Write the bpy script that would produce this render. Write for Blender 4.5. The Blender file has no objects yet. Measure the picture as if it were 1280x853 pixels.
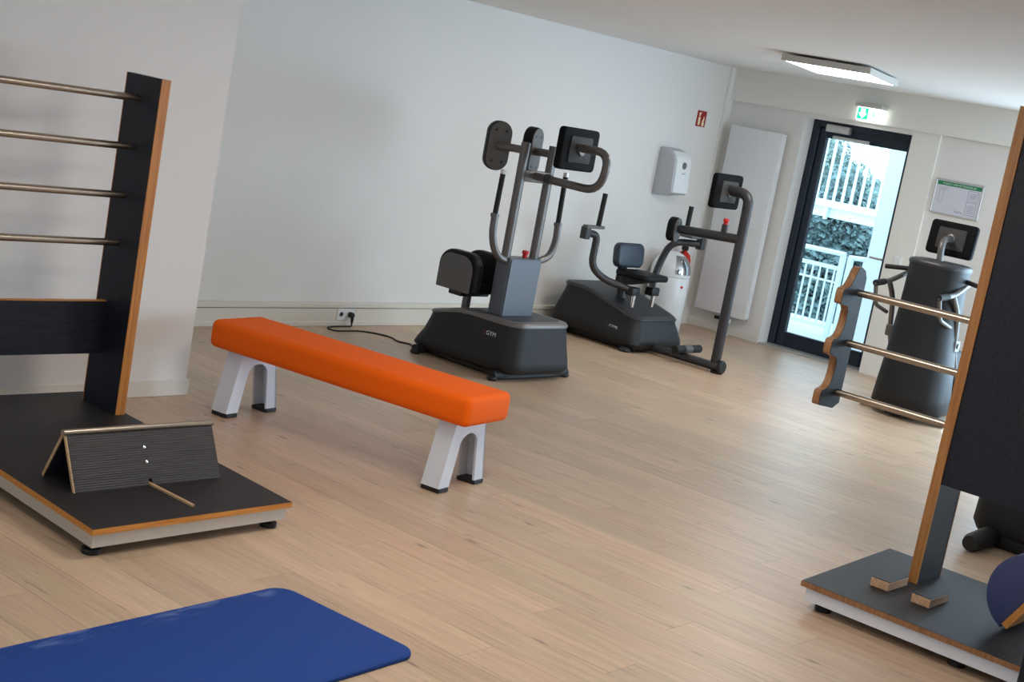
import bpy, bmesh, math, random
from mathutils import Vector, Matrix
random.seed(7)
PI = math.pi
S = bpy.context.scene
COL = S.collection

# ------------------------------------------------------------------ camera
CAM_H = 1.88
cam = bpy.data.cameras.new('camera'); camo = bpy.data.objects.new('camera', cam); COL.objects.link(camo)
YAW, PITCH, ROLL = 0.67592869, 0.16603704, 0.18318982
F = Vector((math.cos(YAW)*math.cos(PITCH), math.sin(YAW)*math.cos(PITCH), -math.sin(PITCH)))
r0 = Vector((math.sin(YAW), -math.cos(YAW), 0)); u0 = r0.cross(F)
rr = math.cos(ROLL)*r0 + math.sin(ROLL)*u0; uu = -math.sin(ROLL)*r0 + math.cos(ROLL)*u0
camo.matrix_world = Matrix(((rr.x, uu.x, -F.x, 0), (rr.y, uu.y, -F.y, 0), (rr.z, uu.z, -F.z, CAM_H), (0, 0, 0, 1)))
cam.sensor_fit = 'HORIZONTAL'; cam.sensor_width = 36; cam.lens = 1822.0/1280*36
cam.clip_start = 0.05; cam.clip_end = 400
S.camera = camo

# ------------------------------------------------------------------ sky, exposure
W = bpy.data.worlds.new('world'); S.world = W; W.use_nodes = True
bg = W.node_tree.nodes['Background']
bg.inputs[0].default_value = (0.64, 0.85, 1.0, 1); bg.inputs[1].default_value = 3.0
S.view_settings.view_transform = 'Standard'; S.view_settings.look = 'None'
S.view_settings.exposure = 0.05; S.view_settings.gamma = 1.0; S.view_settings.use_curve_mapping = False

def area(name, loc, rot, sx, sy, power, col):
    l = bpy.data.lights.new(name, 'AREA'); l.shape = 'RECTANGLE'; l.size = sx; l.size_y = sy
    l.energy = power; l.color = col
    o = bpy.data.objects.new(name, l); COL.objects.link(o); o.location = loc; o.rotation_euler = rot
    return o
# daylight through the tall window of the end wall, right of the glazed door
WIN = (0.7, 4.25); WZ = (0.15, 2.12)
RIGHT_Y = -1.2
area('window_daylight', (12.20, sum(WIN)/2, sum(WZ)/2), (0, PI/2, 0), WZ[1]-WZ[0]-0.1, WIN[1]-WIN[0]-0.1, 165, (0.56, 0.79, 1.0))
# daylight through the window of the right wall, at its far end
RWIN = (8.7, 11.8); RWZ = (0.75, 2.2)
area('window_daylight', (sum(RWIN)/2, RIGHT_Y-0.06, sum(RWZ)/2), (PI/2, 0, 0), RWIN[1]-RWIN[0]-0.1, RWZ[1]-RWZ[0]-0.1, 85, (0.70, 0.86, 1.0))
# daylight through the window of the wall behind the camera
BWIN = (0.2, 3.0); BWZ = (0.9, 2.1)
area('window_daylight', (-2.66, sum(BWIN)/2, sum(BWZ)/2), (0, -PI/2, 0), BWZ[1]-BWZ[0]-0.1, BWIN[1]-BWIN[0]-0.1, 28, (0.60, 0.80, 1.0))
LAMP_STRENGTH = 17.0

# ------------------------------------------------------------------ materials
def rgb(r, g, b):
    f = lambda c: ((c/255+0.055)/1.055)**2.4 if c > 10 else c/255/12.92
    return (f(r), f(g), f(b), 1)
def new_mat(name):
    m = bpy.data.materials.new(name); m.use_nodes = True
    return m, m.node_tree.nodes, m.node_tree.links, m.node_tree.nodes['Principled BSDF']
def mat(name, col, rough=0.5, metal=0.0, noise=0.0, scale=60, bump=0.0, bscale=200, spec=0.5, coords='Object', emit=None, emit_s=0):
    m, N, L, B = new_mat(name)
    B.inputs['Base Color'].default_value = col; B.inputs['Roughness'].default_value = rough
    B.inputs['Metallic'].default_value = metal; B.inputs['Specular IOR Level'].default_value = spec
    tc = N.new('ShaderNodeTexCoord')
    if noise:
        n = N.new('ShaderNodeTexNoise'); n.inputs['Scale'].default_value = scale; n.inputs['Detail'].default_value = 4
        L.new(tc.outputs[coords], n.inputs['Vector'])
        mx = N.new('ShaderNodeMix'); mx.data_type = 'RGBA'; mx.blend_type = 'MULTIPLY'
        mr = N.new('ShaderNodeMapRange'); mr.inputs[3].default_value = 1-noise; mr.inputs[4].default_value = 1+noise
        L.new(n.outputs['Fac'], mr.inputs[0]); mx.inputs[0].default_value = 1
        mx.inputs[6].default_value = col
        cmb = N.new('ShaderNodeCombineColor')
        for i in range(3): L.new(mr.outputs[0], cmb.inputs[i])
        L.new(cmb.outputs[0], mx.inputs[7]); L.new(mx.outputs[2], B.inputs['Base Color'])
    if bump:
        n2 = N.new('ShaderNodeTexNoise'); n2.inputs['Scale'].default_value = bscale; n2.inputs['Detail'].default_value = 3
        L.new(tc.outputs[coords], n2.inputs['Vector'])
        b = N.new('ShaderNodeBump'); b.inputs['Strength'].default_value = bump; b.inputs['Distance'].default_value = 0.01
        L.new(n2.outputs['Fac'], b.inputs['Height']); L.new(b.outputs['Normal'], B.inputs['Normal'])
    if emit:
        B.inputs['Emission Color'].default_value = emit; B.inputs['Emission Strength'].default_value = emit_s
    return m

def wood_floor(name, base1, base2, perobj):
    m, N, L, B = new_mat(name)
    tc = N.new('ShaderNodeTexCoord'); oi = N.new('ShaderNodeObjectInfo')
    add = N.new('ShaderNodeVectorMath'); add.operation = 'ADD'
    sc = N.new('ShaderNodeVectorMath'); sc.operation = 'SCALE'; sc.inputs[3].default_value = 37.0
    cv = N.new('ShaderNodeCombineXYZ')
    for i in range(3): L.new(oi.outputs['Random'], cv.inputs[i])
    L.new(cv.outputs[0], sc.inputs[0])
    L.new(tc.outputs['Object'], add.inputs[0]); L.new(sc.outputs[0], add.inputs[1])
    mp = N.new('ShaderNodeMapping'); mp.inputs['Scale'].default_value = (11, 0.9, 11)
    L.new(add.outputs[0], mp.inputs['Vector'])
    n = N.new('ShaderNodeTexNoise'); n.inputs['Scale'].default_value = 2.6; n.inputs['Detail'].default_value = 7
    n.inputs['Roughness'].default_value = 0.66; n.inputs['Distortion'].default_value = 0.55
    L.new(mp.outputs[0], n.inputs['Vector'])
    cr = N.new('ShaderNodeValToRGB')
    e = cr.color_ramp.elements
    e[0].position = 0.30; e[0].color = base2; e[1].position = 0.62; e[1].color = base1
    L.new(n.outputs['Fac'], cr.inputs[0])
    # long dark streaks
    mp2 = N.new('ShaderNodeMapping'); mp2.inputs['Scale'].default_value = (60, 1.6, 60)
    L.new(add.outputs[0], mp2.inputs['Vector'])
    n2 = N.new('ShaderNodeTexNoise'); n2.inputs['Scale'].default_value = 1.5; n2.inputs['Detail'].default_value = 3
    L.new(mp2.outputs[0], n2.inputs['Vector'])
    mr = N.new('ShaderNodeMapRange'); mr.inputs[1].default_value = 0.25; mr.inputs[2].default_value = 0.5
    mr.inputs[3].default_value = 0.84; mr.inputs[4].default_value = 1.03
    L.new(n2.outputs['Fac'], mr.inputs[0])
    # knots
    mp3 = N.new('ShaderNodeMapping'); mp3.inputs['Scale'].default_value = (6.0, 2.1, 1)
    L.new(add.outputs[0], mp3.inputs['Vector'])
    v = N.new('ShaderNodeTexVoronoi'); v.inputs['Scale'].default_value = 1.15; L.new(mp3.outputs[0], v.inputs['Vector'])
    mk = N.new('ShaderNodeMapRange'); mk.inputs[1].default_value = 0.035; mk.inputs[2].default_value = 0.12
    mk.inputs[3].default_value = 0.5; mk.inputs[4].default_value = 1.0
    L.new(v.outputs['Distance'], mk.inputs[0])
    # thin dark cracks along the grain
    mp4 = N.new('ShaderNodeMapping'); mp4.inputs['Scale'].default_value = (34, 2.2, 34)
    L.new(add.outputs[0], mp4.inputs['Vector'])
    n4 = N.new('ShaderNodeTexNoise'); n4.inputs['Scale'].default_value = 1.3; n4.inputs['Detail'].default_value = 2; n4.inputs['Distortion'].default_value = 0.8
    L.new(mp4.outputs[0], n4.inputs['Vector'])
    mc = N.new('ShaderNodeMapRange'); mc.inputs[1].default_value = 0.66; mc.inputs[2].default_value = 0.72
    mc.inputs[3].default_value = 1.0; mc.inputs[4].default_value = 0.72
    L.new(n4.outputs['Fac'], mc.inputs[0])
    mul0 = N.new('ShaderNodeMath'); mul0.operation = 'MULTIPLY'
    L.new(mr.outputs[0], mul0.inputs[0]); L.new(mc.outputs[0], mul0.inputs[1])
    mul = N.new('ShaderNodeMath'); mul.operation = 'MULTIPLY'
    L.new(mul0.outputs[0], mul.inputs[0]); L.new(mk.outputs[0], mul.inputs[1])
    # per-plank tone
    ro = N.new('ShaderNodeMapRange'); ro.inputs[3].default_value = 0.89; ro.inputs[4].default_value = 1.07
    L.new(oi.outputs['Random'], ro.inputs[0])
    mul2 = N.new('ShaderNodeMath'); mul2.operation = 'MULTIPLY'
    L.new(mul.outputs[0], mul2.inputs[0]); L.new(ro.outputs[0], mul2.inputs[1])
    cmb = N.new('ShaderNodeCombineColor')
    for i in range(3): L.new(mul2.outputs[0], cmb.inputs[i])
    mx = N.new('ShaderNodeMix'); mx.data_type = 'RGBA'; mx.blend_type = 'MULTIPLY'; mx.inputs[0].default_value = 1
    # slow drift between a pinkish and an olive beige
    n5 = N.new('ShaderNodeTexNoise'); n5.inputs['Scale'].default_value = 0.5; n5.inputs['Detail'].default_value = 3
    L.new(mp.outputs[0], n5.inputs['Vector'])
    hx = N.new('ShaderNodeMix'); hx.data_type = 'RGBA'; hx.inputs[6].default_value = (1.03, 0.985, 0.96, 1); hx.inputs[7].default_value = (0.975, 0.995, 0.94, 1)
    hr = N.new('ShaderNodeMapRange'); hr.inputs[1].default_value = 0.38; hr.inputs[2].default_value = 0.62; L.new(n5.outputs['Fac'], hr.inputs[0]); L.new(hr.outputs[0], hx.inputs[0])
    m5 = N.new('ShaderNodeMix'); m5.data_type = 'RGBA'; m5.blend_type = 'MULTIPLY'; m5.inputs[0].default_value = 1
    L.new(cr.outputs[0], m5.inputs[6]); L.new(hx.outputs[2], m5.inputs[7])
    L.new(m5.outputs[2], mx.inputs[6]); L.new(cmb.outputs[0], mx.inputs[7])
    L.new(mx.outputs[2], B.inputs['Base Color'])
    B.inputs['Roughness'].default_value = 0.40; B.inputs['Specular IOR Level'].default_value = 0.7
    bp = N.new('ShaderNodeBump'); bp.inputs['Strength'].default_value = 0.03; bp.inputs['Distance'].default_value = 0.004
    L.new(n2.outputs['Fac'], bp.inputs['Height']); L.new(bp.outputs['Normal'], B.inputs['Normal'])
    return m

def ply(name, c1, c2, axis='z', scale=1):
    m, N, L, B = new_mat(name)
    tc = N.new('ShaderNodeTexCoord'); mp = N.new('ShaderNodeMapping')
    s = {'z': (60, 60, 2), 'y': (60, 2, 60), 'x': (2, 60, 60)}[axis]
    mp.inputs['Scale'].default_value = [a*scale for a in s]
    L.new(tc.outputs['Object'], mp.inputs['Vector'])
    n = N.new('ShaderNodeTexNoise'); n.inputs['Scale'].default_value = 2; n.inputs['Detail'].default_value = 5
    L.new(mp.outputs[0], n.inputs['Vector'])
    cr = N.new('ShaderNodeValToRGB'); e = cr.color_ramp.elements
    e[0].position = 0.35; e[0].color = c2; e[1].position = 0.65; e[1].color = c1
    L.new(n.outputs['Fac'], cr.inputs[0]); L.new(cr.outputs[0], B.inputs['Base Color'])
    B.inputs['Roughness'].default_value = 0.45
    return m

def laminate(name, c1, c2, rough, ribs=None):
    m, N, L, B = new_mat(name)
    tc = N.new('ShaderNodeTexCoord'); mp = N.new('ShaderNodeMapping')
    mp.inputs['Scale'].default_value = (3, 40, 40)
    L.new(tc.outputs['Object'], mp.inputs['Vector'])
    n = N.new('ShaderNodeTexNoise'); n.inputs['Scale'].default_value = 2.5; n.inputs['Detail'].default_value = 6
    L.new(mp.outputs[0], n.inputs['Vector'])
    cr = N.new('ShaderNodeValToRGB'); e = cr.color_ramp.elements
    e[0].position = 0.3; e[0].color = c2; e[1].position = 0.7; e[1].color = c1
    L.new(n.outputs['Fac'], cr.inputs[0]); L.new(cr.outputs[0], B.inputs['Base Color'])
    B.inputs['Roughness'].default_value = rough; B.inputs['Specular IOR Level'].default_value = 0.28
    n2 = N.new('ShaderNodeTexNoise'); n2.inputs['Scale'].default_value = 350
    L.new(tc.outputs['Object'], n2.inputs['Vector'])
    bp = N.new('ShaderNodeBump'); bp.inputs['Strength'].default_value = 0.15; bp.inputs['Distance'].default_value = 0.003
    if ribs:
        w = N.new('ShaderNodeTexWave'); w.bands_direction = 'Z'; w.inputs['Scale'].default_value = ribs
        L.new(tc.outputs['Object'], w.inputs['Vector']); L.new(w.outputs['Fac'], bp.inputs['Height'])
        bp.inputs['Strength'].default_value = 0.6
    else:
        L.new(n2.outputs['Fac'], bp.inputs['Height'])
    L.new(bp.outputs['Normal'], B.inputs['Normal'])
    return m

def glass_mat(name, tint, fac=0.08):
    m, N, L, B = new_mat(name)
    out = N['Material Output']; N.remove(B)
    t = N.new('ShaderNodeBsdfTransparent'); t.inputs[0].default_value = tint
    g = N.new('ShaderNodeBsdfGlossy'); g.inputs['Roughness'].default_value = 0.02
    fr = N.new('ShaderNodeFresnel'); fr.inputs[0].default_value = 1.25
    mx = N.new('ShaderNodeMixShader'); L.new(fr.outputs[0], mx.inputs[0])
    L.new(t.outputs[0], mx.inputs[1]); L.new(g.outputs[0], mx.inputs[2]); L.new(mx.outputs[0], out.inputs[0])
    return m

def mat_dust(name, col, dust):
    # blue foam with a chalky scuff strip of its own along the far long edge
    m, N, L, B = new_mat(name)
    tc = N.new('ShaderNodeTexCoord'); sep = N.new('ShaderNodeSeparateXYZ'); L.new(tc.outputs['Object'], sep.inputs[0])
    band = N.new('ShaderNodeMapRange'); band.inputs[1].default_value = 0.245; band.inputs[2].default_value = 0.30
    L.new(sep.outputs['Y'], band.inputs[0])
    mp = N.new('ShaderNodeMapping'); mp.inputs['Scale'].default_value = (4, 14, 1); L.new(tc.outputs['Object'], mp.inputs[0])
    n = N.new('ShaderNodeTexNoise'); n.inputs['Scale'].default_value = 1.7; n.inputs['Detail'].default_value = 5; L.new(mp.outputs[0], n.inputs[0])
    r = N.new('ShaderNodeMapRange'); r.inputs[1].default_value = 0.5; r.inputs[2].default_value = 0.75; r.inputs[4].default_value = 0.7
    L.new(n.outputs['Fac'], r.inputs[0])
    mu = N.new('ShaderNodeMath'); mu.operation = 'MULTIPLY'; L.new(band.outputs[0], mu.inputs[0]); L.new(r.outputs[0], mu.inputs[1])
    mx = N.new('ShaderNodeMix'); mx.data_type = 'RGBA'; L.new(mu.outputs[0], mx.inputs[0])
    mx.inputs[6].default_value = col; mx.inputs[7].default_value = dust
    L.new(mx.outputs[2], B.inputs['Base Color']); B.inputs['Roughness'].default_value = 0.8; B.inputs['Specular IOR Level'].default_value = 0.2
    n2 = N.new('ShaderNodeTexVoronoi'); n2.inputs['Scale'].default_value = 260; L.new(tc.outputs['Object'], n2.inputs['Vector'])
    bp = N.new('ShaderNodeBump'); bp.inputs['Strength'].default_value = 0.35; bp.inputs['Distance'].default_value = 0.003
    L.new(n2.outputs['Distance'], bp.inputs['Height']); L.new(bp.outputs['Normal'], B.inputs['Normal'])
    return m

M = {}
M['wall'] = mat('wall_paint', rgb(232, 229, 226), 0.85, noise=0.015, scale=3, bump=0.05, bscale=120)
M['ceil'] = mat('ceiling_paint', rgb(232, 229, 226), 0.9, noise=0.01, scale=2)
M['skirt'] = mat('skirting_white', rgb(226, 222, 214), 0.5, noise=0.01)
M['duct'] = mat('cable_duct', rgb(226, 221, 210), 0.45, noise=0.01)
M['trimw'] = mat('beam_paint', rgb(238, 236, 230), 0.8, noise=0.01)
M['plank'] = wood_floor('plank_wood', rgb(200, 174, 150), rgb(183, 156, 132), True)
M['subfloor'] = mat('plank_joint', rgb(120, 98, 78), 0.6, noise=0.1, scale=20)
M['lam'] = laminate('black_laminate', rgb(36, 39, 50), rgb(25, 27, 36), 0.5)
M['lamplat'] = laminate('platform_laminate', rgb(46, 43, 44), rgb(33, 31, 34), 0.52)
M['rib'] = laminate('ribbed_rubber', rgb(74, 71, 72), rgb(60, 58, 60), 0.5, ribs=38)
M['ply'] = ply('plywood_edge', rgb(196, 128, 56), rgb(168, 102, 38), 'z')
M['plyh'] = ply('plywood_edge_flat', rgb(208, 142, 66), rgb(182, 114, 46), 'x')
M['plyd'] = ply('plywood_dark', rgb(158, 112, 72), rgb(128, 88, 55), 'z')
M['plyr'] = ply('plywood_brown', rgb(176, 122, 66), rgb(152, 100, 50), 'z')
M['blockw'] = ply('beech_endgrain', rgb(210, 170, 135), rgb(180, 138, 104), 'x')
M['pale'] = ply('pale_beech', rgb(205, 170, 130), rgb(180, 142, 105), 'x')
M['steel'] = mat('brushed_steel', rgb(178, 166, 152), 0.32, 1.0, noise=0.05, scale=200)
M['chrome'] = mat('chrome', rgb(230, 230, 232), 0.08, 1.0, noise=0.01)
M['alu'] = mat('aluminium', rgb(205, 203, 200), 0.4, 0.6, noise=0.03, scale=80)
M['rubber'] = mat('black_rubber', rgb(24, 24, 25), 0.6, noise=0.1, bump=0.1)
M['orange'] = mat('orange_fabric', rgb(250, 102, 0), 0.8, noise=0.06, scale=300, bump=0.25, bscale=600, spec=0.25)
M['whitep'] = mat('white_lacquer', rgb(214, 216, 224), 0.35, noise=0.01)
M['mat'] = mat_dust('blue_foam', rgb(30, 64, 136), rgb(120, 140, 190))
M['body'] = mat('black_shell', rgb(38, 38, 39), 0.58, noise=0.06, scale=300, bump=0.12, bscale=500, spec=0.3)
M['body2'] = mat('black_shell_dark', rgb(30, 31, 34), 0.5, noise=0.06, scale=300, bump=0.12, bscale=500, spec=0.35)
M['trim'] = mat('grey_trim', rgb(112, 108, 106), 0.38, 0.3, noise=0.03)
M['deck'] = mat('dark_deck', rgb(42, 42, 45), 0.5, noise=0.06, scale=200, bump=0.1)
M['frame'] = mat('grey_frame', rgb(104, 100, 98), 0.36, 0.45, noise=0.04, scale=150)
M['frame2'] = mat('charcoal_frame', rgb(60, 59, 62), 0.4, 0.35, noise=0.04, scale=150)
M['column'] = mat('column_metal', rgb(92, 96, 104), 0.4, 0.3, noise=0.05, scale=200)
M['plate'] = mat('grey_plate', rgb(92, 89, 87), 0.5, 0.1, noise=0.04, scale=100)
M['vinyl'] = mat('black_vinyl', rgb(16, 16, 18), 0.5, noise=0.06, bump=0.08, bscale=300, spec=0.2)
M['monplastic'] = mat('monitor_shell', rgb(15, 15, 17), 0.7, noise=0.06, bump=0.05, bscale=400, spec=0.12)
M['monplate'] = mat('monitor_plate', rgb(62, 60, 59), 0.6, noise=0.04, spec=0.2)
M['vinylb'] = mat('navy_black_vinyl', rgb(44, 54, 70), 0.4, noise=0.05, bump=0.08, bscale=300)
M['grip'] = mat('black_grip', rgb(16, 16, 17), 0.7, noise=0.1)
M['red'] = mat('red_plastic', rgb(200, 24, 22), 0.4, noise=0.03)
M['redlogo'] = mat('red_print', rgb(120, 40, 44), 0.6, noise=0.03)
M['whiteprint'] = mat('white_print', rgb(225, 225, 225), 0.6, noise=0.02)
M['screen'] = mat('screen_black', rgb(10, 11, 14), 0.12, noise=0.02)
M['white'] = mat('white_plastic', rgb(236, 237, 238), 0.35, noise=0.01)
M['greypl'] = mat('grey_plastic', rgb(190, 192, 198), 0.45, noise=0.01)
M['rad'] = mat('radiator_white', rgb(232, 233, 235), 0.4, noise=0.01)
M['door'] = mat('anthracite_door', rgb(28, 40, 54), 0.4, 0.2, noise=0.04, scale=100)
M['glass'] = glass_mat('door_glass', (0.93, 0.98, 1.0, 1))
M['navypad'] = mat('blue_cushion', rgb(54, 62, 104), 0.7, noise=0.05, scale=200, bump=0.15, bscale=400)
M['green'] = mat('sign_green', rgb(40, 200, 150), 0.5, noise=0.01, emit=rgb(40, 205, 150), emit_s=1.3)
M['signw'] = mat('sign_white', rgb(240, 250, 245), 0.5, noise=0.01, emit=(0.9, 1.0, 0.95, 1), emit_s=3.5)
M['signg'] = mat('sign_pictogram', rgb(150, 225, 200), 0.5, noise=0.01, emit=rgb(120, 220, 180), emit_s=1.5)
M['plangreen'] = mat('plan_green', rgb(20, 130, 84), 0.5, noise=0.02)
M['paper'] = mat('plan_paper', rgb(214, 214, 226), 0.35, noise=0.01)
M['ink'] = mat('plan_ink', rgb(140, 140, 150), 0.6, noise=0.02)
M['redsign'] = mat('fire_red', rgb(160, 18, 20), 0.5, noise=0.03)
M['cream'] = mat('photoluminescent', rgb(238, 226, 186), 0.6, noise=0.02)
M['lamp'] = mat('lamp_diffuser', rgb(255, 252, 245), 0.5, noise=0.005, emit=(1.0, 0.93, 0.84, 1), emit_s=LAMP_STRENGTH)
M['lampf'] = mat('lamp_frame', rgb(196, 194, 188), 0.45, 0.2, noise=0.02)
M['black'] = mat('black_plastic', rgb(20, 20, 21), 0.5, noise=0.05)
M['leaf'] = mat('leaves_hazed', rgb(150, 172, 165), 0.7, noise=0.4, scale=2)  # pale teal: outdoor haze and glare put into the leaf colour
M['leaf2'] = mat('leaves_dark_hazed', rgb(124, 150, 150), 0.7, noise=0.4, scale=2)  # darker tree, its leaf colour also paled to imitate haze
M['bark'] = mat('bark', rgb(84, 70, 58), 0.9, noise=0.2, scale=8)
M['railw'] = mat('rail_white', rgb(225, 235, 238), 0.45, noise=0.02)
M['concrete'] = mat('terrace_concrete', rgb(205, 208, 205), 0.8, noise=0.06, scale=4)
M['asphalt'] = mat('asphalt', rgb(96, 100, 104), 0.9, noise=0.08, scale=1)
M['facade'] = mat('white_facade', rgb(236, 238, 238), 0.8, noise=0.02)
M['carblue'] = mat('car_blue', rgb(50, 96, 190), 0.25, 0.2, noise=0.02)
M['carsilver'] = mat('car_silver', rgb(170, 180, 190), 0.25, 0.4, noise=0.02)

# ------------------------------------------------------------------ mesh helpers
def nbm(): return bmesh.new()
def merge(bm, b2, mx=None):
    me = bpy.data.meshes.new('tmp'); 
    if mx is not None: bmesh.ops.transform(b2, matrix=mx, verts=b2.verts)
    b2.to_mesh(me); b2.free(); bm.from_mesh(me); bpy.data.meshes.remove(me)
    return bm
def box(x0, x1, y0, y1, z0, z1, bev=0.0, seg=2, bm=None, mx=None):
    b = nbm(); bmesh.ops.create_cube(b, size=1)
    for v in b.verts:
        v.co = Vector(((x0+x1)/2+v.co.x*(x1-x0), (y0+y1)/2+v.co.y*(y1-y0), (z0+z1)/2+v.co.z*(z1-z0)))
    if bev: bmesh.ops.bevel(b, geom=b.edges[:], offset=bev, segments=seg, profile=0.5, affect='EDGES')
    if bm is None:
        if mx is not None: bmesh.ops.transform(b, matrix=mx, verts=b.verts)
        return b
    return merge(bm, b, mx)
def rrect(w, h, r, n=6, cx=0, cy=0, radii=None):
    R = radii or (r, r, r, r); pts = []
    for (sx, sy, a0, q) in ((1, 1, 0, 0), (-1, 1, 90, 1), (-1, -1, 180, 2), (1, -1, 270, 3)):
        rq = R[q]; ox, oy = cx+sx*(w/2-rq), cy+sy*(h/2-rq)
        if rq < 1e-5: pts.append((ox, oy)); continue
        for i in range(n+1):
            a = math.radians(a0+90*i/n); pts.append((ox+rq*math.cos(a), oy+rq*math.sin(a)))
    return pts
def prism(poly, t, mx=None, bev=0.0, seg=2, bm=None):
    """polygon in local XY, extruded along +Z by t"""
    b = nbm(); vs = [b.verts.new((x, y, 0)) for x, y in poly]; f = b.faces.new(vs)
    r = bmesh.ops.extrude_face_region(b, geom=[f])
    for v in r['geom']:
        if isinstance(v, bmesh.types.BMVert): v.co.z += t
    bmesh.ops.recalc_face_normals(b, faces=b.faces[:])
    if bev:
        ed = [e for e in b.edges if abs(e.verts[0].co.z-e.verts[1].co.z) < 1e-6]
        bmesh.ops.bevel(b, geom=ed, offset=bev, segments=seg, profile=0.5, affect='EDGES')
    if mx is not None: bmesh.ops.transform(b, matrix=mx, verts=b.verts)
    return b if bm is None else merge(bm, b)
def frame(o, xa, ya):
    xa = Vector(xa).normalized(); ya = Vector(ya); ya = (ya-xa*ya.dot(xa)).normalized(); za = xa.cross(ya); o = Vector(o)
    return Matrix(((xa.x, ya.x, za.x, o.x), (xa.y, ya.y, za.y, o.y), (xa.z, ya.z, za.z, o.z), (0, 0, 0, 1)))
def fillet(pts, rad, n=6):
    P = [Vector(p) for p in pts]; out = [P[0]]
    for i in range(1, len(P)-1):
        a, b, c = P[i-1], P[i], P[i+1]; d1 = (a-b); d2 = (c-b)
        rd = rad[i-1] if isinstance(rad, (list, tuple)) else rad
        l = min(rd, d1.length*0.49, d2.length*0.49); p1 = b+d1.normalized()*l; p2 = b+d2.normalized()*l
        for k in range(n+1):
            t = k/n; out.append(p1*(1-t)**2+b*2*t*(1-t)+p2*t*t)
    out.append(P[-1]); return out
def tube(pts, r, n=12, rad=0.0, bm=None, r2=None, up=None, caps=True):
    """swept tube; r2 gives an oval section"""
    P = fillet(pts, rad) if rad else [Vector(p) for p in pts]
    b = nbm(); rings = []; T0 = (P[1]-P[0]).normalized()
    ref = Vector(up) if up else (Vector((0, 0, 1)) if abs(T0.z) < 0.9 else Vector((0, 1, 0)))
    nx = (ref-T0*ref.dot(T0)).normalized()
    for i, p in enumerate(P):
        T = ((P[i+1]-p).normalized() if i < len(P)-1 else (p-P[i-1]).normalized())
        if 0 < i < len(P)-1: T = ((P[i+1]-p).normalized()+(p-P[i-1]).normalized()).normalized()
        nx = (nx-T*nx.dot(T)).normalized(); ny = T.cross(nx)
        rad_i = r[i] if isinstance(r, list) else r
        rings.append([b.verts.new(p+nx*math.cos(2*PI*k/n)*rad_i+ny*math.sin(2*PI*k/n)*(r2 or rad_i)) for k in range(n)])
    for i in range(len(rings)-1):
        for k in range(n):
            b.faces.new((rings[i][k], rings[i][(k+1) % n], rings[i+1][(k+1) % n], rings[i+1][k]))
    if caps: b.faces.new(rings[0][::-1]); b.faces.new(rings[-1])
    bmesh.ops.recalc_face_normals(b, faces=b.faces[:])
    return b if bm is None else merge(bm, b)
def cyl(p0, p1, r, n=16, r1=None, bm=None):
    return tube([p0, p1], [r, r1 if r1 is not None else r], n, bm=bm)
def lathe(prof, c, n=28, axis=None, bm=None):
    """profile of (radius, height) about +Z at c"""
    b = nbm(); rings = []
    for (r, z) in prof:
        rings.append([b.verts.new((r*math.cos(2*PI*k/n), r*math.sin(2*PI*k/n), z)) for k in range(n)] if r > 1e-6 else [b.verts.new((0, 0, z))])
    for a, d in zip(rings[:-1], rings[1:]):
        for k in range(n):
            q = [a[k % len(a)], a[(k+1) % len(a)], d[(k+1) % len(d)], d[k % len(d)]]
            u = []
            for v in q:
                if v not in u: u.append(v)
            if len(u) > 2: b.faces.new(u)
    bmesh.ops.recalc_face_normals(b, faces=b.faces[:])
    mx = Matrix.Translation(Vector(c))
    if axis: mx = mx @ Vector((0, 0, 1)).rotation_difference(Vector(axis)).to_matrix().to_4x4()
    bmesh.ops.transform(b, matrix=mx, verts=b.verts)
    return b if bm is None else merge(bm, b)
def ring_rr(x0, x1, y0, y1, r, nc=6, ns=6):
    out = []
    cs = [(x1-r, y1-r, 0), (x0+r, y1-r, 90), (x0+r, y0+r, 180), (x1-r, y0+r, 270)]
    arcs = [[(cx+r*math.cos(math.radians(a+90*i/nc)), cy+r*math.sin(math.radians(a+90*i/nc))) for i in range(nc+1)] for cx, cy, a in cs]
    for k in range(4):
        out += arcs[k]; a = arcs[k][-1]; b = arcs[(k+1) % 4][0]
        for i in range(1, ns): out.append((a[0]+(b[0]-a[0])*i/ns, a[1]+(b[1]-a[1])*i/ns))
    return out
def loft(levels, zf, cap_top=True, cap_bot=True):
    """levels: (x0,x1,y0,y1,r,z)"""
    b = nbm(); rings = []
    for (x0, x1, y0, y1, r, z) in levels:
        rings.append([b.verts.new((x, y, zf(x, y, z))) for x, y in ring_rr(x0, x1, y0, y1, r)])
    n = len(rings[0])
    for a, d in zip(rings[:-1], rings[1:]):
        for k in range(n): b.faces.new((a[k], a[(k+1) % n], d[(k+1) % n], d[k]))
    if cap_bot: b.faces.new(rings[0][::-1])
    if cap_top:
        ry = rings[-1]; f = b.faces.new(ry); bmesh.ops.triangulate(b, faces=[f])
    bmesh.ops.recalc_face_normals(b, faces=b.faces[:])
    return b
def text_bm(s, size, mx, depth=0.0005):
    cu = bpy.data.curves.new('t', 'FONT'); cu.body = s; cu.size = size; cu.extrude = depth; cu.align_x = 'CENTER'; cu.align_y = 'CENTER'
    o = bpy.data.objects.new('t', cu); COL.objects.link(o)
    dg = bpy.context.evaluated_depsgraph_get(); me = bpy.data.meshes.new_from_object(o.evaluated_get(dg))
    b = nbm(); b.from_mesh(me); bmesh.ops.transform(b, matrix=mx, verts=b.verts)
    bpy.data.objects.remove(o); bpy.data.curves.remove(cu); bpy.data.meshes.remove(me)
    return b

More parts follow.
